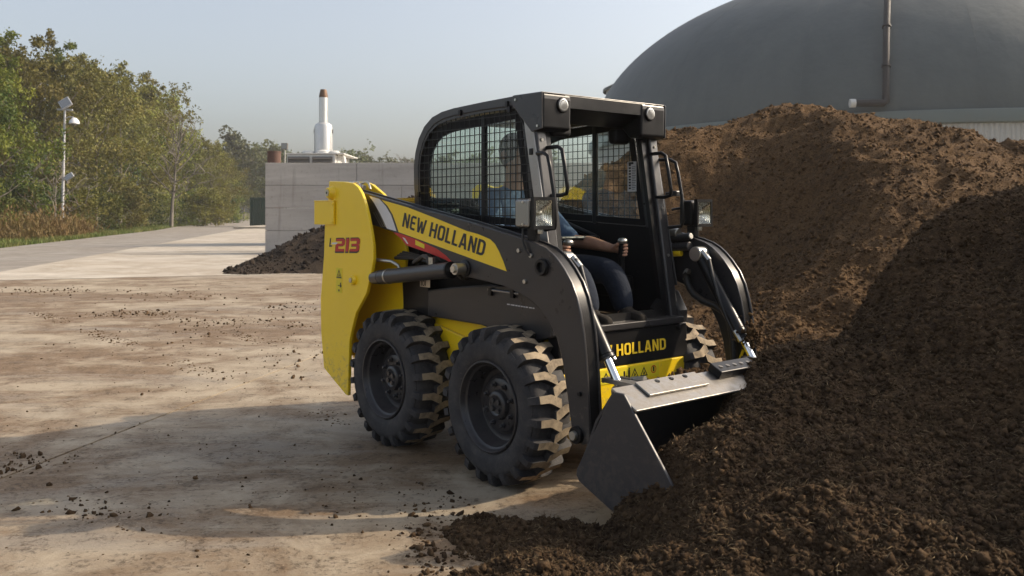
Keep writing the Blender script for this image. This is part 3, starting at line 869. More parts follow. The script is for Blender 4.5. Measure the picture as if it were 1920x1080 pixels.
tree_variant('bare_a', 7, 10, .30, 22, 3, None, 0, .1, .3, lean=.10, first=.28)
tree_variant('bare_b', 8, 5, .42, 9, 3, None, 0, .1, .3, first=.22)
tree_variant('shrub_a', 9, 4.2, .45, 12, 2, M['leaf_olive'], 5200, .13, .36, first=.02)
tree_variant('shrub_b', 10, 4.0, .45, 12, 2, M['leaf_dark'], 5200, .13, .36, first=.02)
rt = random.Random(4)
def tree(name, key, px, d, ytop, label, group=None, wide=1.0, cat='tree'):
    x = (px-960)/F_PX*d
    hh = CAM_H + (HOR-ytop)*d/F_PX
    e = empty(name, (x, d, -.06), 0.3 if key == 'bare_a' else rt.uniform(0, 6.28))
    me, lm, h = TREE[key]; s = hh/h
    e.scale = (s*wide, s*wide, s)
    link('trunk', me, e)
    if lm: link('crown', lm, e)
    tag(e, label, cat, group)
    return e
W = 'trees along the edge of the wood'
tree('broadleaf_tree', 'dark_a', -34, 42, 62, 'dark green tree with yellowing leaves at the left edge of the picture', W, .85)
for (key, px, d, yt, wd, lab) in [
    ('olive_a', 62, 59, 66, 1.0, 'tallest tree of the wood, olive green, just left of the lamp pole'),
    ('brown_a', 128, 61, 98, 1.0, 'thin brownish tree standing right behind the lamp pole'),
    ('olive_b', 180, 65, 112, 1.0, 'olive green tree standing just right of the lamp pole'),
    ('brown_a', 225, 70, 122, 1.0, 'thin brownish tree with bare twig tips midway along the wood'),
    ('olive_a', 266, 84, 136, 1.0, 'broad olive tree near the right end of the tall part of the wood'),
    ('olive_b', 298, 92, 158, .9, 'olive tree just left of the tall bare tree'),
    ('olive_a', 374, 97, 245, .95, 'lower olive tree right of the tall bare tree'),
    ('brown_a', 396, 94, 258, 1.0, 'low thin brownish tree near the far end of the wood'),
    ('olive_b', 418, 101, 285, 1.1, 'last small olive tree at the far end of the wood beside the road')]:
    tree('broadleaf_tree', key, px, d, yt, lab, W, wd)
tree('bare_tree', 'bare_a', 321, 78.5, 205, 'tall leafless grey tree leaning over the road edge of the wood')
tree('bare_tree', 'bare_b', 104, 48.5, 285, 'small leafless tree at the foot of the lamp pole')
SR = []; SB = []; SC = []
for (key, px, d, yt) in [('olive_b',20,70,85),('dark_a',90,72,88),('dark_a',150,78,130),('olive_b',205,80,140),('dark_a',250,86,165),('olive_a',320,95,215),('dark_a',345,102,240),('dark_a',385,112,275),('dark_a',432,118,300),('dark_a',-60,60,70)]:
    SR.append((px, tree('broadleaf_tree', key, px, d, yt, '', 'second row trees of the wood')))
for (key, px, d, yt) in [('shrub_b',15,48,330),('shrub_b',60,53,335),('shrub_a',150,57,345),('shrub_b',195,60,350),('shrub_a',235,64,345),('shrub_b',266,74,352),('shrub_a',300,84,352),('shrub_b',350,88,355),('shrub_a',385,84,350),('shrub_a',412,92,355),('shrub_b',435,108,362),('shrub_b',110,56,350)]:
    SB.append((px, tree('shrub', key, px, d, yt, '', 'undergrowth shrubs', 1.1, 'shrub')))
G2 = 'far trees beyond the wall and road'
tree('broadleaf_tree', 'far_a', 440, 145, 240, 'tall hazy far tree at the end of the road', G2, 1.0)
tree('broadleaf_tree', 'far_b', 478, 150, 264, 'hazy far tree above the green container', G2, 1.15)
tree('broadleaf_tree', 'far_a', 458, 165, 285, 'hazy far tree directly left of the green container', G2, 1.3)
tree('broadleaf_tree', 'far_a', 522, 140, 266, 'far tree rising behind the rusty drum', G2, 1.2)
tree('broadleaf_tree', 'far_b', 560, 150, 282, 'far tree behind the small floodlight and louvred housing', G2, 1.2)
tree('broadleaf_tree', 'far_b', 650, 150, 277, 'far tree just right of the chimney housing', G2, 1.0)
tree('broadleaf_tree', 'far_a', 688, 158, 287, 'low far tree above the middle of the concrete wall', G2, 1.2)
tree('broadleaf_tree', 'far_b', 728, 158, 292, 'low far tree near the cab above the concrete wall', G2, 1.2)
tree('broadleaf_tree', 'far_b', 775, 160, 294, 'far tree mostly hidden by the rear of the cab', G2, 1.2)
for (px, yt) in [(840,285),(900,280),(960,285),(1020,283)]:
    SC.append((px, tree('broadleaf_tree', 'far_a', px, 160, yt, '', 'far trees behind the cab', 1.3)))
ORD = ['first','second','third','fourth','fifth','sixth','seventh','eighth','ninth','tenth','eleventh','last']
for lst, txt in ((SR, '%s tree from the left in the dim second row of the wood'), (SB, '%s leafy shrub from the left along the foot of the wood'), (SC, '%s from the left of the far trees behind the cab windows')):
    for i_, (q_, ob_) in enumerate(sorted(lst, key=lambda t: t[0])): ob_['label'] = txt % ORD[i_ if i_ < len(lst)-1 else -1]
tree('bare_tree', 'bare_a', 750, 140, 288, 'small leafless far tree left of the rear cab edge')

# verge growth: grass blades and a bracken thicket, too many to count
rng = np.random.default_rng(21)
def blades(name, pts, hgt, wid, mat, label, cat):
    n = len(pts); a = rng.uniform(0, 6.28, n); hh = hgt*rng.uniform(.5, 1.4, n)
    dx = np.cos(a)*wid; dy = np.sin(a)*wid
    ln = rng.normal(0, .35, (n, 2))*hh[:, None]
    b0_ = pts-np.stack([dx, dy, np.zeros(n)], 1); b1_ = pts+np.stack([dx, dy, np.zeros(n)], 1)
    tp = pts+np.stack([ln[:, 0], ln[:, 1], hh], 1)
    V = np.stack([b0_, b1_, tp], 1).reshape(-1, 3)
    o = np_mesh(name, V, np.arange(3*n).reshape(n, 3), mat); tag(o, label, cat, kind='stuff')
    return o
M['grass'] = leafmat('verge_grass', (.075,.105,.018), (.14,.15,.035), (.17,.14,.05))
edge = np.array([(-60,19),(-17.5,26),(-18.6,32.2),(-25.6,65.3),(-30.2,82),(-38.6,127)], float)
def verge_pts(n, ylo, yhi, wmin, wmax):
    y = ylo+(yhi-ylo)*rng.random(n)**1.5
    x = np.interp(y, edge[1:, 1], edge[1:, 0])
    off = wmin+(wmax-wmin)*rng.random(n)
    return np.stack([x-off, y, np.full(n, -.05)], 1)
blades('verge_grass', verge_pts(26000, 26, 120, 0.0, 4.5), .22, .035, M['grass'], 'rough green and straw grass along the road verge', 'grass')
n_ = 16000
cx2 = at(40,440,46); P_ = np.stack([cx2[0]+rng.normal(0, 2.6, n_), 46+rng.normal(0, 3.0, n_), rng.gamma(2.0, .20, n_)], 1)
P_ = P_[P_[:, 0] < np.interp(P_[:, 1], edge[1:, 1], edge[1:, 0])-.8]
blades('bracken_thicket', P_, .22, .045, M['bracken'], 'rust brown bracken thicket at the left foot of the wood', 'bracken')
# ------------------------------------------------------------------ the skid steer loader (x forward, y to its left, z up; origin under the front axle)
def reflector():
    k = N('lamp_reflector'); co = k.coord()
    w_ = k.n('ShaderNodeTexWave'); w_.bands_direction = 'Y'; w_.inputs['Scale'].default_value = 45; w_.inputs['Distortion'].default_value = .3; k.l(co, w_.inputs[0])
    k.principled((.88,.87,.83), .08, 1.0, k.bump(w_.outputs['Fac'], .6, .004))
    return k.mat
M['reflector'] = reflector()
M['lampglass'] = glass('lamp_glass', (.95,.95,.93), .03)
LROT = -(math.pi/2-LOAD_TH)
L = empty('skid_steer_loader', (LOAD_POS[0], LOAD_POS[1], 0), LROT)
tag(L, 'yellow and black skid steer loader digging its bucket into the compost heap', 'skid loader')
WR, WB, WY = .385, -.965, .70

# --- wheels
M['nut'] = flat('greasy_nut', (.10,.10,.105), .28, .7)
def tyre_mesh():
    mb = MB(); w_ = .262
    half = [(.224,.026),(.228,.014),(.240,.007),(.265,.002),(.290,0),(.312,.001),(.324,.004),(.333,.011),(.3335,.016),(.338,.018),(.346,.026),(.354,.045),(.358,.085),(.359,.131)]
    prof = half + [(r, w_-y) for (r, y) in half[::-1][1:]]
    mb.lathe(prof, 72, 'y')
    nl = 22
    for side in (0, 1):
        for i in range(nl):
            ph = 2*math.pi*(i+.5*side)/nl
            secs = [(-.003,.346,.322,0.0,.0185),(.006,.372,.330,0.0,.0195),(.022,.384,.340,0.0,.0195),(.075,.388,.35,.004,.020),(.092,.389,.35,.012,.024),(.150,.389,.35,.088,.027)]
            vv = []
            for (y, rt_, rb, dp, hwid) in secs:
                yy = y if side == 0 else w_-y
                for (r, a) in ((rb, -1.12), (rt_, -.92), (rt_, .92), (rb, 1.12)):
                    t = ph + dp + a*hwid/.385
                    vv.append((r*math.cos(t), yy, -r*math.sin(t)))
            b = len(vv)//4
            for j in range(b-1):
                for k in range(3):
                    mb.add([vv[4*j+k], vv[4*j+k+1], vv[4*j+4+k+1], vv[4*j+4+k]], [(0,1,2,3)], 1 if (k == 1 and j >= 2) else 0)
            mb.add(vv[:4], [(0,1,2,3)]); mb.add(vv[-4:], [(3,2,1,0)], 0)
    return mb
def fix_normals(me):
    import bmesh
    bm = bmesh.new(); bm.from_mesh(me)
    bmesh.ops.remove_doubles(bm, verts=bm.verts, dist=1e-5)
    bmesh.ops.recalc_face_normals(bm, faces=bm.faces)
    bm.to_mesh(me); bm.free()
tm = tyre_mesh().build('tyre', [M['rubber'], M['tread']]); fix_normals(tm.data)
tyre_me = tm.data; bpy.data.objects.remove(tm)
tyre_me.polygons.foreach_set('use_smooth', [True]*len(tyre_me.polygons)); tyre_me.set_sharp_from_angle(angle=R(30))
rm = MB().lathe([(.226,.03),(.228,.012),(.224,.004),(.218,.003),(.214,.008),(.211,.022),(.206,.030),(.198,.034),(.194,.045),(.188,.085),(.176,.108),(.158,.114),(.146,.110),(.138,.098),(.133,.088),(.126,.084),(.076,.084),(.073,.078),(.070,.064),(.066,.060),(.050,.058),(.045,.062),(.02,.063),(.001,.063)], 56, 'y').build('rim', M['rimpaint'])
fix_normals(rm.data); rim_me = rm.data; bpy.data.objects.remove(rm)
rim_me.polygons.foreach_set('use_smooth', [True]*len(rim_me.polygons)); rim_me.set_sharp_from_angle(angle=R(40))
nm = MB().lathe([(.0001,.058),(.007,.058),(.0095,.062),(.0095,.074),(.015,.074),(.015,.083)], 6, 'y').build('wheel_nut', M['nut'])
fix_normals(nm.data); nut_me = nm.data; bpy.data.objects.remove(nm)
hm = MB(); hm.lathe([(.0001,.050),(.014,.050),(.014,.062)], 10, 'y', org=(.022,0,.018)); hm.lathe([(.0001,.050),(.014,.050),(.014,.062)], 10, 'y', org=(-.022,0,-.018))
hm.lathe([(.0001,.052),(.012,.052),(.012,.062)], 10, 'y', org=(-.02,0,.022)); hm.lathe([(.0001,.052),(.012,.052),(.012,.062)], 10, 'y', org=(.02,0,-.024))
hb = hm.build('hub_bolts', M['nut']); hub_me = hb.data; bpy.data.objects.remove(hb)
for X in (0.0, WB):
    for s in (-1, 1):
        w_ = empty('wheel', (X, s*WY, WR), 0.0 if s < 0 else math.pi); w_.parent = L
        w_.rotation_euler[1] = R(7 if X else 3)
        link('tyre', tyre_me, w_); link('rim', rim_me, w_); link('hub', hub_me, w_)
        for k_ in range(8):
            n = link('wheel_nut', nut_me, w_); t = 2*math.pi*(k_+.5)/8; n.location = (.102*math.cos(t), 0, .102*math.sin(t))

# --- chassis
MB().prism([(-1.62,.36),(-1.40,.22),(.18,.20),(.262,.26),(.262,.74),(-.2,.74),(-1.62,.74)], -.43, .43).build('chassis', M['yellow'], L, bevel=.012)
MB().prism([(-1.60,.745),(-.95,.745),(-.995,1.20),(-1.02,1.36),(-1.45,1.39),(-1.60,1.33)], -.425, .425).build('engine_body', M['charcoal'], L, bevel=.015)
gr = MB().box(-1.46,-1.06,-.37,.37,1.392,1.400).build('hood_grille', M['black'], L)
for k_ in range(15):
    y = -.35+k_*.05
    MB().box(-1.44,-1.08,y-.008,y+.008,1.400,1.424).build('slat', M['charcoal'], gr)
MB().box(-1.66,-1.60,-.43,.43,.42,1.30).build('rear_door', M['charcoal'], L, bevel=.02)
for s in (-1, 1):
    P_ = lambda a, b: (min(s*a, s*b), max(s*a, s*b))
    y0, y1 = P_(.432, .505)
    sp = MB().prism([(-.79,.745),(-.79,.893),(-.55,.925),(-.24,.958),(.02,.965),(.20,.90),(.262,.80),(.262,.735),(.12,.70),(-.10,.715),(-.30,.742)], y0, y1).build('side_panel', M['charcoal'], L, bevel=.008)
    MB().tube([(-.22,s*.515,.935),(.03,s*.515,.93)], .006, 6).build('brake_line', M['chrome'], sp)
    for x in (-.20, -.02):
        MB().box(x-.012,x+.012,*P_(.506,.522),.905,.945).build('line_clip', M['black'], sp)
    y0, y1 = P_(.431, .50)
    MB().prism([(-1.05,.76),(-1.07,.99),(-.80,1.00),(-.78,.74)], y0, y1).build('rear_post', M['black'], L, bevel=.006)
    y0, y1 = P_(.431, .455)
    MB().prism([(-.80,.70),(-.45,.64),(-.25,.55),(-.70,.45)], y0, y1).build('axle_gusset', M['yellow'], L, bevel=.005)
    # rear upright: outer and inner plates carrying the lift arm pivot
    up = [(-1.604,1.531),(-1.42,1.522),(-1.31,1.51),(-1.255,1.486),(-1.214,1.451),(-1.172,1.39),(-1.138,1.319),(-1.105,1.23),(-1.079,1.147),(-1.073,1.07),(-1.096,.992),(-1.154,.859),(-1.215,.795),(-1.275,.735),(-1.328,.624),(-1.353,.557),(-1.372,.226),(-1.398,.228),(-1.675,.353),(-1.712,.58),(-1.718,.788),(-1.695,.93),(-1.675,1.06),(-1.662,1.257),(-1.623,1.406)]
    y0, y1 = P_(.668, .690)
    tw = MB().prism(up, y0, y1).build('rear_upright', M['yellow'], L, smooth=32, bevel=.004)
    inn = [(-1.66,.40),(-1.66,1.50),(-1.60,1.531),(-1.50,1.528),(-1.42,1.508),(-1.30,1.452),(-1.18,1.38),(-1.08,1.27),(-1.03,1.10),(-1.06,.95),(-1.07,.70),(-1.30,.42)]
    y0, y1 = P_(.47, .492)
    MB().prism(inn, y0, y1).build('inner_plate', M['yellow'], tw, bevel=.004)
    y0, y1 = P_(.491, .669)
    MB().prism([(-1.66,.42),(-1.68,.80),(-1.645,1.06),(-1.615,1.40),(-1.60,1.515),(-1.585,1.515),(-1.60,1.38),(-1.62,1.06),(-1.65,.80),(-1.63,.42)], y0, y1).build('back_plate', M['yellow'], tw)
    # pivot pin and lower boss
    MB().lathe([(.001,-.034),(.030,-.034),(.033,-.030),(.036,-.010),(.045,0),(.045,.004)], 24, 'y', org=(-1.566,-.690,1.456)).build('pivot_boss', M['yellow'], tw, smooth=40) if s < 0 else None
    if s < 0:
        MB().cyl((-1.566,-.7245,1.456),(-1.566,-.728,1.456),.022,n=16).build('pivot_pin', M['zinc'], tw, smooth=40)
        MB().cyl((-1.566,-.7285,1.456),(-1.566,-.729,1.456),.008,n=10).build('grease_hole', M['black'], tw)
        MB().lathe([(.001,-.020),(.026,-.020),(.030,-.014),(.032,.002)], 24, 'y', org=(-1.300,-.690,.930)).build('boss', M['yellow'], tw, smooth=40)
        MB().cyl((-1.300,-.711,.930),(-1.300,-.716,.930),.015,n=8).build('bolt', M['zinc'], tw)
        fl_ = MB(); fl_.box(-1.777,-1.523,-.704,-.692,1.258,1.402); fl_.box(-1.777,-1.765,-.692,-.60,1.258,1.402); fl_.box(-1.779,-1.523,-.706,-.60,1.402,1.410)
        gd = fl_.build('lamp_guard', M['yellow'], tw, bevel=.003)
        for z in (1.275, 1.385):
            MB().lathe([(.001,-.006),(.007,-.005),(.008,.001)], 10, 'y', org=(-1.537,-.704,z)).build('rivet', M['yellow'], gd, smooth=50)

# --- lift arms
ARM_T = [(-1.62,1.505),(-1.395,1.472),(-1.094,1.423),(-.662,1.353),(-.254,1.290),(-.043,1.252),(.10,1.226),(.281,1.192),(.35,1.172),(.40,1.146),(.44,1.115),(.475,1.082),(.526,1.022),(.562,.955),(.586,.880),(.604,.80),(.618,.693),(.626,.60),(.633,.50),(.640,.42),(.645,.35)]
ARM_B = [(.632,.318),(.591,.305),(.545,.322),(.528,.36),(.508,.467),(.47,.654),(.45,.71),(.43,.757),(.383,.824),(.314,.882),(.251,.919),(.149,.950),(.036,.976),(-.081,.988),(-.221,1.0),(-.285,1.004),(-.32,1.03),(-.351,1.056),(-.45,1.084),(-.59,1.111),(-.825,1.149),(-.88,1.185),(-.965,1.224),(-1.229,1.266),(-1.62,1.33)]
ARM = ARM_T+ARM_B
def inset(poly, d):
    n = len(poly); out = []
    a = sum(poly[i][0]*poly[(i+1)%n][1]-poly[(i+1)%n][0]*poly[i][1] for i in range(n))
    sg = 1 if a > 0 else -1
    for i in range(n):
        p0, p1, p2 = (np.array(poly[i-1]), np.array(poly[i]), np.array(poly[(i+1)%n]))
        e1 = (p1-p0)/max(np.linalg.norm(p1-p0), 1e-9); e2 = (p2-p1)/max(np.linalg.norm(p2-p1), 1e-9)
        nn = np.array([-e1[1]-e2[1], e1[0]+e2[0]])*sg
        nn /= max(np.linalg.norm(nn), 1e-6)
        out.append(tuple(p1+nn*d))
    return out
AO, AI = .626, .540
arms = {}
for s in (-1, 1):
    P_ = lambda a, b: (min(s*a, s*b), max(s*a, s*b))
    y0, y1 = P_(AO-.014, AO)
    arm = MB().prism(ARM, y0, y1).build('lift_arm', M['charcoal'], L, smooth=32, bevel=.004); arms[s] = arm
    y0, y1 = P_(AI, AI+.012)
    MB().prism(ARM, y0, y1).build('inner_plate', M['charcoal'], arm, smooth=32, bevel=.003)
    y0, y1 = P_(AI+.012, AO-.014)
    MB().prism(inset(ARM, .009), y0, y1).build('web_plate', M['black'], arm, smooth=32)
    # bosses and bolts on the outer face
    o = s*AO
    def ring(x, z, r, r2, h, mat, nm, par=arm):
        m = MB(); m.lathe([(r2,0),(r2,-h),(r*.92,-h),(r,-h*.7),(r,.002)], 24, 'y', org=(0,0,0))
        ob = m.build(nm, mat, par, smooth=40); ob.location = (x, o, z); ob.rotation_euler = (0,0,0 if s < 0 else math.pi)
        return ob
    ring(.335,1.081,.040,.024,.020,M['black'],'pin_socket')
    ring(-.268,1.047,.046,.001,.010,M['black'],'pin_washer')
    for (x, z) in ((.165,1.153),(.253,1.132),(.209,1.007)):
        ring(x, z, .011, .001, .010, M['zinc'], 'bolt')
    ring(.566,.345,.040,.001,.018,M['black'],'pin_washer')
    ring(.566,.345,.021,.001,.034,M['zinc'],'pin_bolt')
    ring(.585,.53,.010,.001,.012,M['black'],'grease_nipple')
    # work light on its bracket above the arm
    wl = MB().box(.172,.258,*P_(.535,.655),1.262,1.402).build('work_light', M['black'], L, bevel=.014, seg=3)
    bz = MB()
    for q in ((.528,.541,1.256,1.408),(.647,.660,1.256,1.408),(.541,.647,1.256,1.273),(.541,.647,1.393,1.408)):
        bz.box(.286,.309,*P_(q[0],q[1]),q[2],q[3])
    bz.build('bezel', M['black'], wl)
    bw = MB(); nu = 12; vv = []; cyl_, czl = s*.594, 1.333
    for i in range(nu+1):
        for j in range(nu+1):
            u_ = i/nu*2-1; v_ = j/nu*2-1
            vv.append((.304-.045*max(0, 1-max(abs(u_), abs(v_))**2.6)*(1-.35*(u_*u_+v_*v_)), cyl_+u_*.054, czl+v_*.061))
    bw.add(vv, [(i*(nu+1)+j, (i+1)*(nu+1)+j, (i+1)*(nu+1)+j+1, i*(nu+1)+j+1) for i in range(nu) for j in range(nu)])
    bw.build('reflector', M['reflector'], wl, smooth=60)
    MB().lathe([(.001,.288),(.010,.286),(.013,.278),(.013,.262)], 14, 'x', org=(0,cyl_,czl)).build('bulb_cap', M['zinc'], wl, smooth=40)
    MB().box(.3045,.3075,*P_(.540,.648),1.272,1.394).build('lens', M['lampglass'], wl)
    mk = MB().box(.186,.282,*P_(.654,.672),1.268,1.396).build('marker_lens', M['lens'], wl, bevel=.008)
    for (x, z) in ((.245,1.385),(.245,1.28)):
        MB().cyl((x,s*.672,z),(x,s*.676,z),.006,n=8).build('screw', M['zinc'], mk)
    MB().box(.20,.255,*P_(.572,.606),1.20,1.263).build('bracket', M['black'], wl, bevel=.003)
    MB().tube([(.20,s*.632,1.26),(.205,s*.640,1.20),(.225,s*.640,1.16),(.252,s*.634,1.132)], .006, 6).build('cable', M['hose'], wl)
    MB().lathe([(.001,0),(.012,0),(.014,.012),(.012,.022),(.001,.022)],10,org=(.275,s*.59,1.234)).build('mount_nut', M['zinc'], wl, smooth=40)
    # lift cylinder
    cy = s*.668
    a = Vector((-1.02,cy,.962)); b = Vector((-.345,cy,1.036)); e = Vector((-.268,cy,1.046))
    lc = MB().cyl(a, b, .042, n=24).build('lift_cylinder', M['charcoal'], L, smooth=40, bevel=.006)
    MB().cyl(a-(b-a).normalized()*.09, a, .034, .042).build('base_end', M['charcoal'], lc, smooth=40)
    MB().cyl(b, b+(b-a).normalized()*.012, .044, n=24).build('gland', M['black'], lc, smooth=40)
    MB().cyl(b, e, .018, n=16).build('rod', M['chrome'], lc, smooth=40)
    MB().cyl(e+Vector((0,s*.028,0)), e-Vector((0,s*.028,0)), .030, n=20).build('rod_eye', M['zinc'], lc, smooth=40)
    MB().cyl(e+Vector((0,s*.042,0)), e+Vector((0,s*.028,0)), .020, n=6).build('pin_bolt', M['zinc'], lc)
    c0 = a.lerp(b, .12); MB().cyl(c0-(b-a).normalized()*.006, c0+(b-a).normalized()*.006, .0445, n=24).build('clamp_band', M['zinc'], lc, smooth=40)
    q = a.lerp(b, .72)+Vector((0,0,.045))
    MB().tube([q, q+Vector((-.01,0,.03)), q+Vector((-.10,s*-.03,.035)), q+Vector((-.22,s*-.05,-.005))], .014, 8).build('hose', M['hose'], lc, smooth=50)
    MB().cyl(q+Vector((.02,0,-.01)), q+Vector((.02,0,.035)), .017, n=6).build('fitting', M['zinc'], lc)
    MB().tube([(-1.16,s*.66,1.06),(-.99,s*.62,1.052),(-.95,s*.60,1.03),(-.93,s*.59,.98)], .010, 8).build('return_pipe', M['zinc'], lc, smooth=50)
    # tilt cylinder on the inner side of the arm's leg
    ty = s*.500
    a = Vector((.345,ty,1.110)); b = Vector((.620,ty,.690)); e = Vector((.715,ty,.545)); dv = (b-a).normalized()
    tc = MB().cyl(a+dv*.03, b, .036, n=24).build('tilt_cylinder', M['black'], L, smooth=40, bevel=.005)
    MB().cyl(a-Vector((0,s*.04,0)), a+Vector((0,s*.04,0)), .040, n=24).build('trunnion', M['zinc'], tc, smooth=40, bevel=.005)
    MB().cyl(b, b+dv*.015, .039, n=24).build('gland', M['black'], tc, smooth=40)
    MB().cyl(b, e, .0195, n=18).build('rod', M['chrome'], tc, smooth=40)
    MB().cyl(e-Vector((0,.035,0)), e+Vector((0,.035,0)), .030, n=20).build('rod_eye', M['dirty_steel'], tc, smooth=40)
    hp = [a+Vector((.055,-s*.02,.005)), a+Vector((.085,-s*.025,-.03)), a+Vector((.11,-s*.03,-.11)), a+Vector((.15,-s*.03,-.22)), a+Vector((.205,-s*.03,-.33)), a+Vector((.255,-s*.03,-.41)), b+Vector((.02,-s*.03,-.02))]
    MB().tube(hp, .011, 8).build('hose', M['hose'], tc, smooth=50)
    MB().cyl(hp[0]+Vector((-.02,0,.012)), hp[1], .015, n=6).build('fitting', M['zinc'], tc)
    MB().cyl(hp[-2]+Vector((0,0,.02)), hp[-1], .014, n=6).build('fitting', M['zinc'], tc)
# auxiliary couplers on the far arm, with looping hose
cp = empty('coupler_block'); cp.parent = L
for (a, b, r, m) in (((.13,.50,1.235),(.20,.50,1.22),.026,'zinc'),((.15,.50,1.19),(.285,.50,1.205),.020,'charcoal'),((.14,.50,1.14),(.28,.50,1.15),.025,'charcoal'),((.285,.50,1.205),(.29,.50,1.206),.017,'zinc'),((.15,.5,1.105),(.22,.5,1.11),.018,'yellow')):
    MB().cyl(a, b, r, n=16).build('coupler', M[m], cp, smooth=40, bevel=.003)
MB().tube([(.267,.50,1.005),(.25,.50,.99),(.262,.50,.95),(.28,.50,.915),(.31,.50,.885),(.37,.50,.855),(.45,.505,.835),(.53,.51,.79),(.56,.51,.66),(.57,.51,.50),(.50,.50,.38)], .019, 10).build('hose', M['hose'], cp, smooth=50)
MB().tube([(.275,.50,1.008),(.262,.5,1.012),(.251,.5,.998),(.252,.5,.965)], .017, 8).build('elbow_fitting', M['zinc'], cp, smooth=50)
MB().tube([(.60,.53,.66),(.615,.53,.64),(.61,.53,.615),(.585,.53,.56)], .008, 6).build('release_lever', M['yellow'], cp, smooth=50)

# --- bucket
bk = empty('bucket'); bk.parent = L
SIDE = [(.715,.197),(.697,.221),(.700,.245),(.905,.592),(.925,.606),(.972,.606),(1.44,.035),(1.42,.012),(1.10,.022),(.976,.091),(.76,.178)]
for s in (-1, 1):
    y0, y1 = (min(s*.745,s*.760), max(s*.745,s*.760))
    MB().prism(SIDE, y0, y1).build('side_plate', M['bucket'], bk, bevel=.004)
shell = [(.902,.606),(.800,.47),(.722,.30),(.708,.235),(.730,.200),(.80,.168),(.976,.098),(1.12,.030),(1.40,.020)]
mb = MB(); th = .012
for i in range(len(shell)-1):
    (ax, az), (bx_, bz) = shell[i], shell[i+1]; ln = math.hypot(bx_-ax, bz-az); nx_, nz_ = -(bz-az)/ln*th, (bx_-ax)/ln*th
    mb.prism([(ax,az),(bx_,bz),(bx_+nx_,bz+nz_),(ax+nx_,az+nz_)], -.744, .744)
mb.build('shell', M['bucket'], bk)
MB().prism([(.896,.609),(1.034,.540),(1.038,.549),(.900,.619)], -.752, .752).build('top_lip', M['dirty_steel'], bk, bevel=.002)
st = MB().prism([(.902,.6195),(.985,.579),(.990,.588),(.906,.6295)], -.62, -.235).build('step_plate', M['dirty_steel'], bk, bevel=.002)
for y in (-.50,-.41,-.32):
    MB().cyl((.922,y,.6185),(.9235,y,.6235),.012,n=12).build('hole', M['black'], st)
pd = MB().prism([(.898,.622),(.962,.591),(.980,.625),(.915,.658)], -.135, .14).build('step_pad', M['black'], bk, bevel=.004)
for y in (-.10,-.05,0.0,.05,.10):
    MB().cyl((.947,y,.6400),(.948,y,.6440),.011,n=12).build('hole', M['dirty_steel'], pd)
MB().prism([(1.40,.010),(1.47,.012),(1.40,.034)], -.755, .755).build('cutting_edge', M['dirty_steel'], bk)
# quick-attach plate behind the bucket
qa = MB().prism([(.62,.27),(.70,.25),(.84,.55),(.82,.575),(.74,.575),(.66,.45)], -.54, .54).build('quick_attach', M['dirty_steel'], L, bevel=.004)
MB().box(.62,.86,-.53,-.46,.577,.595).build('tab', M['dirty_steel'], qa)
MB().cyl((.80,-.44,.605),(.72,-.44,.59),.014,n=12).build('lock_lever', M['zinc'], qa)
for s in (-1, 1):
    MB().prism([(.53,.30),(.66,.30),(.74,.60),(.66,.60)], min(s*.44,s*.47), max(s*.44,s*.47)).build('ear', M['charcoal'], qa, bevel=.004)
# soil lying on the coupler
rg = np.random.default_rng(9); n_ = 520
Pc = np.stack([rg.uniform(.74,.86,n_), rg.normal(.08,.16,n_), rg.uniform(.578,.60,n_)], 1)
c_ = crumbs('soil_crumbs', Pc, .011*np.exp(rg.normal(0,.4,n_)), M['soil_mid'], None, rg); c_.location = L.location; c_.rotation_euler = L.rotation_euler
tag(c_, 'brown soil crumbs spilled behind the bucket top edge', 'soil crumbs', kind='stuff')
Ps = np.stack([rg.normal(.66,.03,160), rg.normal(.52,.03,160), rg.normal(.70,.035,160)], 1)
c_ = crumbs('soil_crumbs', Ps, .008*np.exp(rg.normal(0,.4,160)), M['soil_mid'], None, rg); c_.location = L.location; c_.rotation_euler = L.rotation_euler
tag(c_, 'brown soil crumbs caught on the far tilt cylinder', 'soil crumbs', kind='stuff')

# --- front of the body
MB().prism([(.20,.555),(.286,.555),(.278,.735),(.20,.735)], -.475, .475).build('front_panel', M['black'], L, bevel=.006)
MB().prism([(.20,.30),(.285,.33),(.290,.553),(.20,.553)], -.485, .485).build('front_plate', M['yellow'], L, bevel=.006)
MB().box(.10,.292,-.44,.44,.737,.772).build('door_sill', M['charcoal'], L, bevel=.005)
for s in (-1, 1):
    MB().lathe([(.001,.302),(.014,.302),(.018,.292),(.018,.28)],12,'x',org=(0,s*.40,.715)).build('bump_stop', M['black'], L, smooth=40)

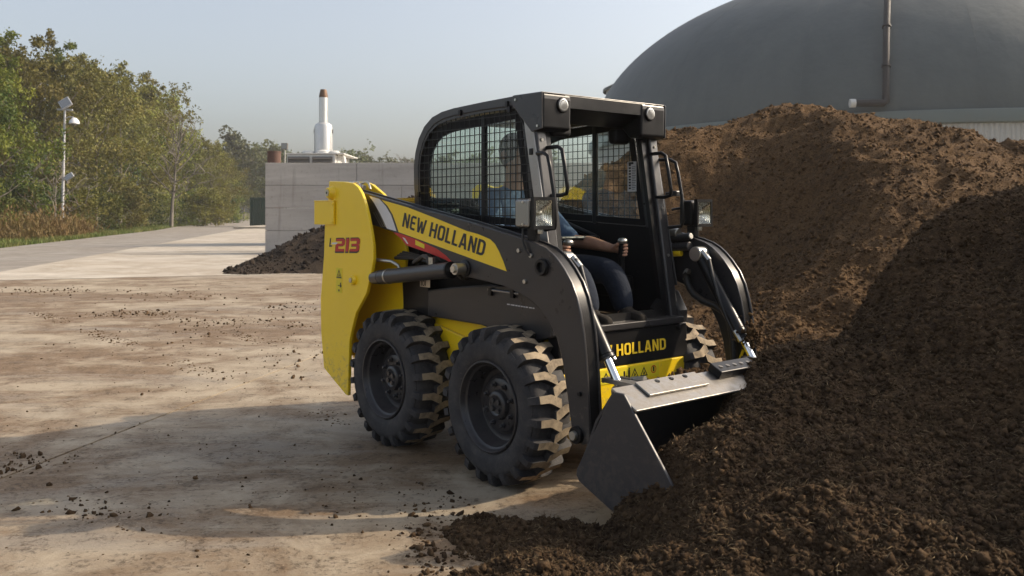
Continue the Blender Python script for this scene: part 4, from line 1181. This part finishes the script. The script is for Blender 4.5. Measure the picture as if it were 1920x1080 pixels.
# --- cab
cab = empty('cab'); cab.parent = L
OUT = [(.02,1.930),(-.082,1.932),(-.35,1.926),(-.617,1.916),(-.73,1.905),(-.825,1.882),(-.905,1.835),(-.963,1.768),(-.997,1.69),(-1.014,1.613),(-1.012,1.50),(-.991,1.30)]
INN = [(.02,1.868),(-.082,1.870),(-.35,1.868),(-.60,1.858),(-.70,1.848),(-.785,1.828),(-.855,1.79),(-.905,1.735),(-.937,1.67),(-.952,1.60),(-.950,1.50),(-.930,1.30)]
PIL = lambda z: .085+(1.75-z)*.165          # x of the front pillar's leading edge
for s in (-1, 1):
    P_ = lambda a, b: (min(s*a, s*b), max(s*a, s*b))
    mb = MB(); y0, y1 = P_(.405,.450)
    for i in range(len(OUT)-1):
        mb.prism([OUT[i], OUT[i+1], INN[i+1], INN[i]], y0, y1)
    fr = mb.build('side_frame', M['charcoal'], cab); fix_normals(fr.data)
    # front pillar: a folded section
    z0, z1 = .735, 1.90
    mb = MB(); y0, y1 = P_(.385,.450)
    mb.prism([(PIL(z0),z0),(PIL(z1),z1),(PIL(z1)-.062,z1),(PIL(z0)-.062,z0)], y0, y1)
    pil = mb.build('front_pillar', M['charcoal'], cab, bevel=.010, seg=3)
    mb = MB(); y0, y1 = P_(.448,.456)
    mb.prism([(PIL(z0)-.02,z0+.2),(PIL(z1)-.02,z1),(PIL(z1)-.085,z1),(PIL(z0)-.085,z0+.2)], y0, y1)
    mb.build('trim_strip', M['dirty_steel'] if s < 0 else M['charcoal'], pil, bevel=.003)
    for z in (1.70,1.36,1.10):
        MB().cyl((PIL(z),s*.42,z),(PIL(z)+.006,s*.42,z),.008,n=8).build('bolt', M['zinc'], pil)
    # lower cab wall, window sill, glass and wire screen
    y0, y1 = P_(.412,.430)
    MB().prism([(-.99,.80),(-.985,1.305),(.02,1.255),(PIL(1.26)-.06,1.255),(PIL(.76)-.06,.76),(-.4,.76)], y0, y1).build('lower_wall', M['interior'], cab)
    MB().prism([(.02,1.868),(-.06,1.87),(.04,1.25),(PIL(1.25)-.05,1.25),(PIL(1.85)-.05,1.85)], y0, y1).build('window_post', M['charcoal'], cab)
    WIN = [(-.070,1.862),(-.35,1.860),(-.60,1.850),(-.70,1.840),(-.785,1.820),(-.85,1.783),(-.90,1.73),(-.932,1.665),(-.946,1.60),(-.944,1.50),(-.925,1.305),(.035,1.262)]
    y0, y1 = P_(.418,.424)
    MB().prism(WIN, y0, y1).build('window_pane', M['glass'], cab)
    rubber_in = inset(WIN, .055)
    mb = MB(); y0, y1 = P_(.410,.428)
    for i in range(len(WIN)):
        j = (i+1) % len(WIN); mb.prism([WIN[i], WIN[j], rubber_in[j], rubber_in[i]], y0, y1)
    mb.build('window_seal', M['interior'], cab)
    MB().box(-.388,-.355,*P_(.408,.432),1.27,1.855).build('window_divider', M['black'], cab, bevel=.004)
    # wire screen
    def clip(poly, axis, c):
        xs = []
        n = len(poly)
        for i in range(n):
            p, q = poly[i], poly[(i+1) % n]
            if (p[axis]-c)*(q[axis]-c) < 0:
                t = (c-p[axis])/(q[axis]-p[axis]); xs.append(p[1-axis]+t*(q[1-axis]-p[1-axis]))
        return (min(xs), max(xs)) if len(xs) >= 2 else None
    SCR = [(-.078,1.884),(-.35,1.884),(-.62,1.875),(-.72,1.864),(-.80,1.843),(-.87,1.80),(-.918,1.742),(-.952,1.672),(-.966,1.60),(-.964,1.50),(-.945,1.30),(.10,1.25),(.096,1.42),(.032,1.715)]
    mb = MB(); yy = s*.447
    for x in np.arange(-.945, .10, .0435):
        r_ = clip(SCR, 0, x)
        if r_: mb.box(x-.0021,x+.0021,*P_(.446,.450),r_[0],r_[1])
    for z in np.arange(1.275, 1.88, .0435):
        r_ = clip(SCR, 1, z)
        if r_: mb.box(r_[0],r_[1],*P_(.450,.454),z-.0021,z+.0021)
    sc = mb.build('wire_screen', M['black'], cab)
    MB().tube([(p[0], s*.448, p[1]) for p in SCR]+[(SCR[0][0], s*.448, SCR[0][1])], .005, 6).build('screen_frame', M['black'], sc)
    for (x, z) in ((-.55,1.885),(-.14,1.895),(-.12,1.865),(.055,1.64),(-.955,1.44)):
        MB().box(x-.012,x+.012,*P_(.450,.462),z-.016,z+.016).build('screen_clip', M['black'], sc, bevel=.003)
    # grab handles
    hi = [(PIL(1.66)-.01,s*.39,1.66),(.175,s*.385,1.662),(.205,s*.385,1.645),(.225,s*.385,1.56),(.245,s*.385,1.455),(.238,s*.385,1.428),(.20,s*.39,1.42),(PIL(1.42)-.01,s*.395,1.42)]
    MB().tube(hi, .0105, 8).build('grab_handle', M['black'], cab, smooth=60)
    ho = [(PIL(1.625)-.01,s*.452,1.63),(.165,s*.470,1.628),(.20,s*.475,1.610),(.218,s*.475,1.55),(.243,s*.475,1.43),(.254,s*.475,1.29),(.245,s*.47,1.26),(PIL(1.25)-.01,s*.455,1.25)]
    MB().tube(ho, .010, 8).build('grab_handle', M['black'], cab, smooth=60)
# mirror/latch hardware outside the far pillar
MB().tube([(.14,.46,1.44),(.20,.52,1.44),(.21,.53,1.40),(.19,.53,1.36),(.15,.50,1.35)], .008, 6).build('door_latch', M['black'], cab)
MB().box(.15,.21,.47,.52,1.425,1.455).build('latch_block', M['charcoal'], cab, bevel=.005)
# black frame lining the open front entry
dz0, dz1 = .782, 1.852
mb = MB()
def dbar(y0, z0, y1, z1, w0):
    q = Vector((0, y1-y0, z1-z0)).normalized(); pr_ = Vector((0, -q.z, q.y))*w0
    vv = []
    for dx in (-.046, -.020):
        for (yy, zz) in ((y0-pr_.y, z0-pr_.z), (y1-pr_.y, z1-pr_.z), (y1+pr_.y, z1+pr_.z), (y0+pr_.y, z0+pr_.z)):
            vv.append((PIL(zz)+dx, yy, zz))
    mb.add(vv, [(0,1,2,3),(7,6,5,4),(0,4,5,1),(1,5,6,2),(2,6,7,3),(3,7,4,0)])
dbar(-.365,.79,.365,.79,.020); dbar(-.365,1.845,.365,1.845,.018); dbar(.362,.80,.362,1.84,.022); dbar(-.362,.80,-.362,1.84,.020)
for sg in (-1, 1):
    dbar(sg*.345,.85,sg*.285,.803,.022)
mb.build('door_frame', M['black'], cab)
# roof, rear window, visor
mb = MB()
for i in range(1, 5):
    a, b = OUT[i], OUT[i+1]
    mb.prism([a, b, (b[0]+.012,b[1]-.03), (a[0]+.004,a[1]-.03)], -.404, .404)
rf = mb.build('roof', M['charcoal'], cab); fix_normals(rf.data)
MB().prism([(-.815,1.874),(-.895,1.828),(-.953,1.762),(-.985,1.69),(-1.002,1.613),(-1.0,1.50),(-.98,1.31),(-.974,1.31),(-.994,1.50),(-.996,1.613),(-.979,1.69),(-.947,1.760),(-.890,1.824),(-.812,1.869)], -.403, .403).build('rear_window', M['glass'], cab)
MB().box(-.99,-.93,-.40,.40,.80,1.30).build('rear_wall', M['interior'], cab)
MB().box(-.08,.02,-.404,.404,1.868,1.926).build('header', M['black'], cab)
vz = MB()
vz.prism([(-.085,1.936),(.135,1.934),(.135,1.928),(-.085,1.930)], -.455, .455)
vz.prism([(.128,1.928),(.135,1.928),(.135,1.862),(.128,1.862)], -.30, .30)
vz.prism([(.128,1.868),(.128,1.862),(.00,1.800),(-.004,1.806)], -.30, .30)
vs_ = vz.build('visor', M['black'], cab, bevel=.003)
for s in (-1, 1):
    P_ = lambda a, b: (min(s*a, s*b), max(s*a, s*b))
    y0, y1 = P_(.262,.4545)
    ck = MB().prism([(-.06,1.929),(.138,1.929),(.142,1.90),(.138,1.752),(.095,1.742),(.048,1.745),(-.08,1.878)], y0, y1).build('visor_cheek', M['black'], cab, bevel=.012, seg=3)
    y0, y1 = P_(.455,.462)
    MB().prism([(-.085,1.934),(.140,1.930),(.140,1.750),(.062,1.738),(-.085,1.882)], y0, y1).build('side_cover', M['charcoal'], ck, bevel=.003)
    for (x, z) in ((-.06,1.91),(.11,1.765)):
        MB().cyl((x,s*.462,z),(x,s*.467,z),.007,n=8).build('bolt', M['zinc'], ck)
    vl = MB().lathe([(.001,.150),(.030,.152),(.036,.150),(.040,.142),(.040,.130)], 24, 'x', org=(0,s*.325,1.874)).build('visor_light', M['black'], cab, smooth=40)
    MB().lathe([(.001,.154),(.020,.1545),(.032,.152)], 24, 'x', org=(0,s*.325,1.874)).build('lens', M['lens'], vl, smooth=40)
for (x0, y0, z0, z1) in ((.04,-.345,1.722,1.80),(-.06,.20,1.715,1.80)):
    MB().box(x0,x0+.06,y0,y0+.13,z0,z1).build('interior_mirror', M['interior'], cab, bevel=.022, seg=4)
# instruction label on the far pillar panel
lb = MB().box(-.096,-.030,.405,.4118,1.455,1.625).build('instruction_label', M['white_decal'], cab)
mb = MB()
for k_ in range(9):
    mb.box(-.086,-.070,.4040,.4046,1.468+k_*.0165,1.478+k_*.0165)
mb.box(-.088,-.050,.4040,.4046,1.610,1.622)
for k_ in range(14): mb.box(-.062,-.040+.004*(k_ % 3),.4040,.4046,1.466+k_*.0098,1.469+k_*.0098)
mb.build('print', M['dark_decal'], lb)
# floor, seat, consoles, joysticks
MB().box(-.90,.20,-.405,.405,.70,.745).build('floor', M['interior'], cab)
se = MB().box(-.82,-.28,-.24,.24,.80,.905).build('seat', M['interior'], cab, bevel=.035, seg=3)
bb = MB().prism([(-.86,.90),(-.74,.92),(-.80,1.42),(-.89,1.42)], -.23, .23).build('backrest', M['interior'], cab, bevel=.035, seg=3)
for s in (-1, 1):
    P_ = lambda a, b: (min(s*a, s*b), max(s*a, s*b))
    cs_ = MB().box(-.62,-.02,*P_(.27,.385),.86,.98).build('side_console', M['interior'], cab, bevel=.02, seg=3)
    js = MB().tube([(.025,s*.235,.86),(.03,s*.225,1.03),(.035,s*.215,1.09),(.05,s*.205,1.165)], [.022,.014,.018,.018], 10).build('joystick', M['interior'], cab, smooth=60)
    MB().lathe([(.001,.018),(.018,.016),(.027,.006),(.026,-.006),(.016,-.014)],14,org=(.056,s*.203,1.178)).build('thumb_head', M['zinc'], js, smooth=60)
lbm = MB().box(-.30,-.26,-.35,.35,1.175,1.20).build('lap_bar', M['black'], cab, bevel=.01)
for s in (-1, 1):
    MB().tube([(-.28,s*.34,1.19),(-.5,s*.36,1.25),(-.85,s*.38,1.35)], .016, 8).build('bar_arm', M['black'], lbm, smooth=60)

# --- lettering
GL = {
 'N': (.57, [[(0,0),(0,1),(.17,1),(.40,.42),(.40,1),(.57,1),(.57,0),(.40,0),(.17,.58),(.17,0)]]),
 'E': (.47, [[(.0,.15),(.0,.85),(.12,1),(.47,1),(.47,.84),(.2,.84),(.17,.8),(.17,.58),(.43,.58),(.43,.42),(.17,.42),(.17,.2),(.2,.16),(.47,.16),(.47,0),(.12,0)]]),
 'W': (.82, [[(0,1),(.17,1),(.25,.35),(.33,.82),(.49,.82),(.57,.35),(.65,1),(.82,1),(.68,0),(.49,0),(.41,.45),(.33,0),(.14,0)]]),
 'H': (.57, [[(0,0),(0,1),(.17,1),(.17,.59),(.40,.59),(.40,1),(.57,1),(.57,0),(.40,0),(.40,.43),(.17,.43),(.17,0)]]),
 'L': (.45, [[(0,0),(0,1),(.17,1),(.17,.16),(.45,.16),(.45,0)]]),
 'A': (.62, [[(0,0),(.17,0),(.213,.20),(.247,.36),(.31,.78),(.31,1),(.21,1)], [(.62,0),(.45,0),(.407,.20),(.373,.36),(.31,.78),(.31,1),(.41,1)], [(.213,.20),(.407,.20),(.373,.36),(.247,.36)]]),
 '2': (.62, [[(0,1),(.5,1),(.62,.88),(.62,.55),(.5,.43),(.2,.43),(.2,.2),(.62,.2),(.62,0),(0,0),(0,.5),(.1,.62),(.42,.62),(.42,.8),(0,.8)]]),
 '1': (.24, [[(0,1),(.22,1),(.22,0),(.02,0),(.02,.8),(0,.8)]]),
 '3': (.62, [[(0,1),(.5,1),(.62,.88),(.62,.6),(.55,.51),(.62,.42),(.62,.12),(.5,0),(0,0),(0,.2),(.42,.2),(.42,.41),(.1,.41),(.1,.6),(.42,.6),(.42,.8),(0,.8)]]),
}
RINGS = {
 'O': (.57, [(.14,0),(.04,.08),(0,.22),(0,.78),(.04,.92),(.14,1),(.43,1),(.53,.92),(.57,.78),(.57,.22),(.53,.08),(.43,0)],
            [(.22,.16),(.18,.19),(.17,.26),(.17,.74),(.18,.81),(.22,.84),(.35,.84),(.39,.81),(.40,.74),(.40,.26),(.39,.19),(.35,.16)]),
 'D': (.57, [(0,0),(0,1),(.36,1),(.50,.92),(.57,.78),(.57,.22),(.50,.08),(.36,0)], [(.17,.16),(.17,.84),(.30,.84),(.37,.80),(.40,.72),(.40,.28),(.37,.20),(.30,.16)]),
 '0': (.57, [(.14,0),(.04,.08),(0,.22),(0,.78),(.04,.92),(.14,1),(.43,1),(.53,.92),(.57,.78),(.57,.22),(.53,.08),(.43,0)],
            [(.22,.16),(.18,.19),(.17,.26),(.17,.74),(.18,.81),(.22,.84),(.35,.84),(.39,.81),(.40,.74),(.40,.26),(.39,.19),(.35,.16)]),
}
def text_width(s, gap=.10, space=.26):
    w_ = 0
    for ch in s: w_ += space if ch == ' ' else (GL[ch][0] if ch in GL else RINGS[ch][0])+gap
    return w_-gap
def lettering(name, s, org, u, v, n, mat, parent, gap=.10, space=.26, off=(0,0)):
    """org: lower left corner; u, v: vectors of one unit along the line and up; n: a small lift off the surface"""
    org, u, v, n = Vector(org), Vector(u), Vector(v), Vector(n)
    mb = MB(); x = 0
    pt = lambda p: org + u*(x+p[0]+off[0]) + v*(p[1]+off[1]) + n
    for ch in s:
        if ch == ' ': x += space; continue
        if ch in GL:
            w_, polys = GL[ch]
            for p in polys: mb.add([pt(q) for q in p], [tuple(range(len(p)))])
        else:
            w_, a, b = RINGS[ch]; m = len(a)
            mb.add([pt(q) for q in a]+[pt(q) for q in b], [(i, (i+1) % m, m+(i+1) % m, m+i) for i in range(m)])
        x += w_+gap
    return mb.build(name, mat, parent)
def decal(name, pts, y, mat, parent):
    return MB().add([(p[0], y, p[1]) for p in pts], [tuple(range(len(pts)))]).build(name, mat, parent)

YD = [(-1.086,1.408),(-.81,1.364),(-.52,1.301),(-.254,1.240),(-.16,1.226),(-.118,1.216),(-.06,1.202),(-.022,1.180),(.010,1.145),(.045,1.095),(.071,1.048),(-.902,1.223),(-.93,1.27),(-.965,1.322),(-1.02,1.372)]
WD = [(-1.229,1.434),(-1.110,1.414),(-1.04,1.372),(-.985,1.322),(-.95,1.27),(-.925,1.227),(-1.029,1.242),(-1.07,1.29),(-1.111,1.334),(-1.17,1.39)]
RD = [(-.962,1.221),(-.895,1.2165),(-.72,1.186),(-.52,1.139),(-.438,1.106),(-.356,1.060),(-.45,1.086),(-.59,1.113),(-.825,1.151),(-.878,1.187)]
for s in (-1, 1):
    arm = arms[s]; yo = s*(AO+.0012)
    dl = decal('yellow_decal', YD, yo, M['yellow'], arm)
    decal('white_stripe', WD, yo, M['white_decal'], arm)
    decal('red_decal', RD, yo, M['red_decal'], arm)
    decal('small_label', [(-.73,1.183),(-.64,1.160),(-.64,1.137),(-.73,1.156)], s*(AO+.0022), M['lemon_decal'], arm)
    mk_ = MB()
    mk_.add([(-.862,s*(AO+.0022),1.195),(-.835,s*(AO+.0022),1.190),(-.80,s*(AO+.0022),1.160),(-.812,s*(AO+.0022),1.158)], [(0,1,2,3)])
    mk_.build('arrow_mark', M['white_decal'], arm)
    for q in range(3):
        x = -1.135-.022*q
        decal('pinstripe', [(x,1.343-q*.004),(x+.004,1.343-q*.004),(x+.094,1.250),(x+.086,1.250)], yo, M['zinc'], arm)
    tw_ = text_width('NEW HOLLAND')
    if s < 0:
        lettering('lettering', 'NEW HOLLAND', (-.866,yo,1.256), Vector((.753,0,-.142))/tw_, (.026,0,.078), (0,-.0012,0), M['dark_decal'], arm)
    else:
        lettering('lettering', 'NEW HOLLAND', (-.112,yo,1.117), Vector((-.753,0,.142))/tw_, (-.026,0,.074), (0,.0012,0), M['dark_decal'], arm)
tw_ = text_width('NEW HOLLAND')
lettering('front_lettering', 'NEW HOLLAND', (.2875,-.292,.606), Vector((0,.584,0))/tw_, (-.0025,0,.060), (.001,0,0), M['yellow_decal'], L)
# model number on the near upright
ln_ = lettering('model_letter', 'L', (-1.602,-.6918,1.120), (.085,0,.004), (.012,0,.054), (0,0,0), M['dark_decal'], L)
MB().add([(-1.572,-.6912,1.136),(-1.50,-.6912,1.139),(-1.495,-.6912,1.150),(-1.570,-.6912,1.147)], [(0,1,2,3)]).build('swoosh', M['white_decal'], L)
sh = lettering('model_number_shadow', '213', (-1.530,-.6914,1.084), (.185,0,.006), (.016,0,.094), (0,0,0), M['dark_decal'], L, gap=.05)
lettering('model_number', '213', (-1.524,-.6922,1.094), (.178,0,.006), (.015,0,.078), (0,0,0), M['red_decal'], L, gap=.075)
# warning labels on the near upright
def tri(cx, cz, h, y, mat, parent, hollow=.0, plane='y', nm='warning_triangle'):
    a = [(cx-h*.6,cz),(cx+h*.6,cz),(cx,cz+h)]
    b = [(cx-h*.40,cz+h*.13),(cx+h*.40,cz+h*.13),(cx,cz+h*.76)]
    if plane == 'y': P3 = [(p[0], y, p[1]) for p in a+b]
    else: P3 = [(y, p[0], p[1]) for p in a+b]
    mb = MB().add(P3, [(0,1,4,3),(1,2,5,4),(2,0,3,5)])
    g = h*.16
    q = [(cx-g*.9,cz+h*.17),(cx+g*.5,cz+h*.17),(cx+g*1.1,cz+h*.30),(cx-g*.1,cz+h*.55),(cx-g*.5,cz+h*.3)]
    mb.add([(p[0], y, p[1]) if plane == 'y' else (y, p[0], p[1]) for p in q], [tuple(range(5))])
    return mb.build(nm, mat, parent)
wl1 = MB().box(-1.512,-1.440,-.6916,-.6902,.925,.994).build('warning_label', M['lemon_decal'], L)
tri(-1.476,.932,.055,-.6921,M['dark_decal'],wl1)
wl2 = MB().box(-1.512,-1.440,-.6916,-.6902,.842,.921).build('warning_label', M['lemon_decal'], L)
mb = MB(); mb.box(-1.462,-1.450,-.6921,-.6918,.875,.905); mb.box(-1.466,-1.446,-.6921,-.6918,.880,.892); mb.box(-1.490,-1.470,-.6921,-.6918,.884,.889); mb.box(-1.485,-1.470,-.6921,-.6918,.850,.862)
mb.build('pictogram', M['dark_decal'], wl2)
# warning strip on the front plate
ws = MB().box(.2895,.2912,-.215,.232,.474,.543).build('warning_label', M['lemon_decal'], L)
for k_, y in enumerate((-.165,-.085,.045,.115)):
    tri(y, .484, .050, .2917, M['dark_decal'], ws, plane='x')
mb = MB(); mb.box(.2914,.2917,-.038,-.026,.485,.525); mb.box(.2914,.2917,-.022,-.008,.490,.500); mb.box(.2914,.2917,-.004,.010,.485,.527); mb.lathe([(.006,.2914),(.001,.2917)],10,'x',org=(0,.004,.533))
mb.build('pictogram', M['dark_decal'], ws)
mb = MB(); mb.lathe([(.021,.2914),(.021,.2917),(.016,.2917),(.016,.2914)],20,'x',org=(0,.19,.512)); mb.build('prohibition_ring', M['red_decal'], ws)
mb = MB(); mb.box(.2914,.2916,.184,.196,.500,.526); mb.build('pictogram', M['dark_decal'], ws)
# noise label on the rear post
nl_ = MB().box(-.872,-.770,-.5018,-.5004,.908,.953).build('noise_label', M['zinc'], L)
lettering('noise_value', '101', (-.862,-.5020,.914), (.043,0,.0012), (0,0,.030), (0,0,0), M['dark_decal'], nl_, gap=.08)

# ------------------------------------------------------------------ the driver
def skinned(name, verts, edges, mat, parent, sub=2):
    """verts: {key: ((x,y,z), r or (rx,ry))}; edges: list of chains of keys"""
    keys = list(verts); idx = {k: i for i, k in enumerate(keys)}
    es = []
    for ch in edges:
        for a, b in zip(ch[:-1], ch[1:]): es.append((idx[a], idx[b]))
    me = bpy.data.meshes.new(name); me.from_pydata([verts[k][0] for k in keys], es, []); me.materials.append(mat); me.update()
    ob = bpy.data.objects.new(name, me); COL.objects.link(ob); ob.parent = parent
    md = ob.modifiers.new('skin', 'SKIN'); md.use_smooth_shade = True
    for i, k in enumerate(keys):
        r = verts[k][1]; d = me.skin_vertices[0].data[i]
        d.radius = r if isinstance(r, tuple) else (r, r); d.use_root = (i == 0)
    sb = ob.modifiers.new('smooth', 'SUBSURF'); sb.levels = sub; sb.render_levels = sub
    return ob
def cloth(name, col, col2, sc=30, rough=.9):
    k = N(name); co = k.coord()
    w1 = k.noise(co, 6, 6, .6)
    c = k.mix(k.ramp(w1, [(.35,0.0),(.65,1.0)]), col, col2)
    k.principled(c, rough, 0, k.bump(k.noise(co, 12, 6), .6, .02), spec=.2)
    return k.mat
M['skin'] = cloth('skin_tone', (.42,.23,.15), (.48,.27,.18), rough=.55)
M['shirt'] = cloth('blue_checked_shirt', (.055,.095,.17), (.15,.21,.31))
M['denim'] = cloth('dark_denim', (.010,.014,.024), (.020,.026,.040))
M['hair'] = cloth('grey_brown_hair', (.10,.085,.07), (.16,.14,.12))
M['boot'] = cloth('dark_boot', (.02,.017,.014), (.03,.025,.02))
PS = empty('person', (LOAD_POS[0], LOAD_POS[1], 0), LROT)
tag(PS, 'person in a blue shirt and jeans seated in the loader cab', 'person')
bv = {'pelvis': ((-.60,0,.985), (.12,.10)), 'belly': ((-.63,0,1.13), (.12,.10)), 'chest': ((-.64,0,1.32), (.14,.105)), 'neckb': ((-.64,0,1.45), .075), 'neck': ((-.625,0,1.53), .055), 'jaw': ((-.595,0,1.60), (.066,.075)), 'head': ((-.605,0,1.69), (.078,.092)), 'crown': ((-.615,0,1.765), (.062,.075)),
      'nose0': ((-.53,0,1.66), .020), 'nose': ((-.505,0,1.650), .012)}
be = [['pelvis','belly','chest','neckb','neck','jaw','head','crown'], ['head','nose0','nose']]
for t_, s in (('r', -1), ('l', 1)):
    bv.update({'sh'+t_: ((-.64,s*.17,1.41), .062), 'ua'+t_: ((-.54,s*.235,1.28), .048), 'el'+t_: ((-.40,s*.265,1.165), .041), 'fa'+t_: ((-.23,s*.245,1.160), .042), 'wr'+t_: ((-.045,s*.222,1.135), .026), 'pa'+t_: ((.010,s*.216,1.135), (.030,.018)),
               'hp'+t_: ((-.52,s*.10,.99), .07), 'th'+t_: ((-.18,s*.12,1.01), .055), 'kn'+t_: ((.050,s*.125,1.005), .045), 'sn'+t_: ((.115,s*.125,.90), .042), 'an'+t_: ((.14,s*.125,.80), .038), 'fo'+t_: ((.24,s*.125,.775), .034)})
    be += [['chest','sh'+t_,'ua'+t_,'el'+t_,'fa'+t_,'wr'+t_,'pa'+t_], ['pelvis','hp'+t_,'th'+t_,'kn'+t_,'sn'+t_,'an'+t_,'fo'+t_]]
    for k_, (z, ln2) in enumerate(((1.158,.040),(1.140,.044),(1.122,.042),(1.106,.035))):
        a, b, c = 'f%d0%s' % (k_, t_), 'f%d1%s' % (k_, t_), 'f%d2%s' % (k_, t_)
        bv.update({a: ((.036,s*.238,z), .0095), b: ((.036+ln2*.75,s*.228,z-.002), .0088), c: ((.036+ln2*.7,s*.196,z-.004), .008)})
        be.append(['pa'+t_, a, b, c])
    bv.update({'t0'+t_: ((.018,s*.190,1.150), .011), 't1'+t_: ((.046,s*.183,1.168), .0095)})
    be.append(['pa'+t_, 't0'+t_, 't1'+t_])
body = skinned('body', bv, be, M['skin'], PS)
sv = {'p': ((-.60,0,.985), (.150,.125)), 'b': ((-.63,0,1.13), (.150,.128)), 'c': ((-.645,0,1.32), (.165,.130)), 'nb': ((-.64,0,1.46), .078), 'nk': ((-.63,0,1.50), .070)}
se_ = [['p','b','c','nb','nk']]
for t_, s in (('r', -1), ('l', 1)):
    sv.update({'s'+t_: ((-.64,s*.175,1.41), .080), 'u'+t_: ((-.54,s*.237,1.28), .066), 'e'+t_: ((-.44,s*.262,1.19), .058), 'f'+t_: ((-.37,s*.260,1.165), .054)})
    se_.append(['c','s'+t_,'u'+t_,'e'+t_,'f'+t_])
skinned('shirt', sv, se_, M['shirt'], PS)
tv = {'p': ((-.60,0,.985), (.155,.12))}; te = []
for t_, s in (('r', -1), ('l', 1)):
    tv.update({'h'+t_: ((-.50,s*.105,.99), .098), 't'+t_: ((-.18,s*.125,1.02), .090), 'k'+t_: ((.050,s*.128,1.015), .078), 's'+t_: ((.115,s*.128,.90), .066), 'a'+t_: ((.145,s*.128,.79), .060)})
    te.append(['p','h'+t_,'t'+t_,'k'+t_,'s'+t_,'a'+t_])
skinned('trousers', tv, te, M['denim'], PS)
for s in (-1, 1):
    skinned('boot', {'a': ((.14,s*.127,.83), .05), 'b': ((.16,s*.127,.785), .048), 'c': ((.25,s*.127,.775), .042), 'd': ((.29,s*.127,.772), .03)}, [['a','b','c','d']], M['boot'], PS)
hr = MB().lathe([(.001,.115),(.045,.108),(.078,.080),(.096,.035),(.100,-.005),(.096,-.045),(.085,-.07)], 20, org=(0,0,0)).build('hair', M['hair'], PS, smooth=70)
hr.location = (-.625,0,1.69); hr.rotation_euler = (0, R(-22), 0); hr.scale = (1,.86,1)
for s in (-1, 1):
    MB().lathe([(.001,.012),(.010,.008),(.013,0),(.010,-.008),(.001,-.012)],10,org=(-.522,s*.033,1.69)).build('eye', M['dark_decal'], PS, smooth=60)
    MB().lathe([(.001,.028),(.016,.015),(.018,0),(.014,-.018),(.001,-.03)],10,org=(-.615,s*.088,1.67)).build('ear', M['skin'], PS, smooth=60)
# --- small fittings: hydraulic joints on the near upright, a hose bundle below the arm, a printed line on the side panel
for i_, (x, z, r) in enumerate(((-1.505,1.510,.016),(-1.465,1.507,.019),(-1.42,1.500,.017),(-1.375,1.492,.013))):
    MB().cyl((x-.022,-.585,z+.004),(x+.022,-.585,z-.004),r,n=8).build('pipe_joint', M['zinc'], L, smooth=40)
for (x, y) in ((-1.40,-.60),(-1.33,-.575)):
    MB().tube([(x-.08,y,1.512),(x-.02,y,1.522),(x+.01,y,1.512),(x+.03,y,1.475)], .007, 8).build('steel_pipe', M['zinc'], L, smooth=60)
for k_ in range(4):
    y = -.52-.018*k_
    MB().tube([(-1.02,y,1.10-.01*k_),(-.80,y+.01,1.075),(-.62,y,1.082-.012*k_),(-.45,y-.01,1.035),(-.36,y,.985)], .0105, 8).build('hose', M['hose'], L, smooth=60)
for (x, z) in ((-.66,1.085),(-.60,1.070)):
    MB().cyl((x,-.598,z+.012),(x+.035,-.598,z-.004),.014,n=8).build('pipe_joint', M['zinc'], L, smooth=40)
mb = MB(); rr_ = random.Random(2); x = -.075
while x < .13:
    w_ = rr_.uniform(.006, .022)
    mb.box(x, x+w_, -.5066, -.5052, .866-(x+.07)*.02, .872-(x+.07)*.02); x += w_+rr_.uniform(.003, .008)
mb.build('printed_line', M['white_decal'], L)
# ------------------------------------------------------------------ thin morning haze: one box of air round everything
hz = N('haze_air')
pv = hz.n('ShaderNodeVolumePrincipled')
pv.inputs['Color'].default_value = (.93,.95,1.0,1)
pv.inputs['Density'].default_value = HAZE
pv.inputs['Anisotropy'].default_value = .25
hz.l(pv.outputs[0], hz.out.inputs['Volume'])
hb_ = MB().box(-190, 190, -60, 230, -1.2, 19.0).build('haze', hz.mat)
tag(hb_, kind='stuff')
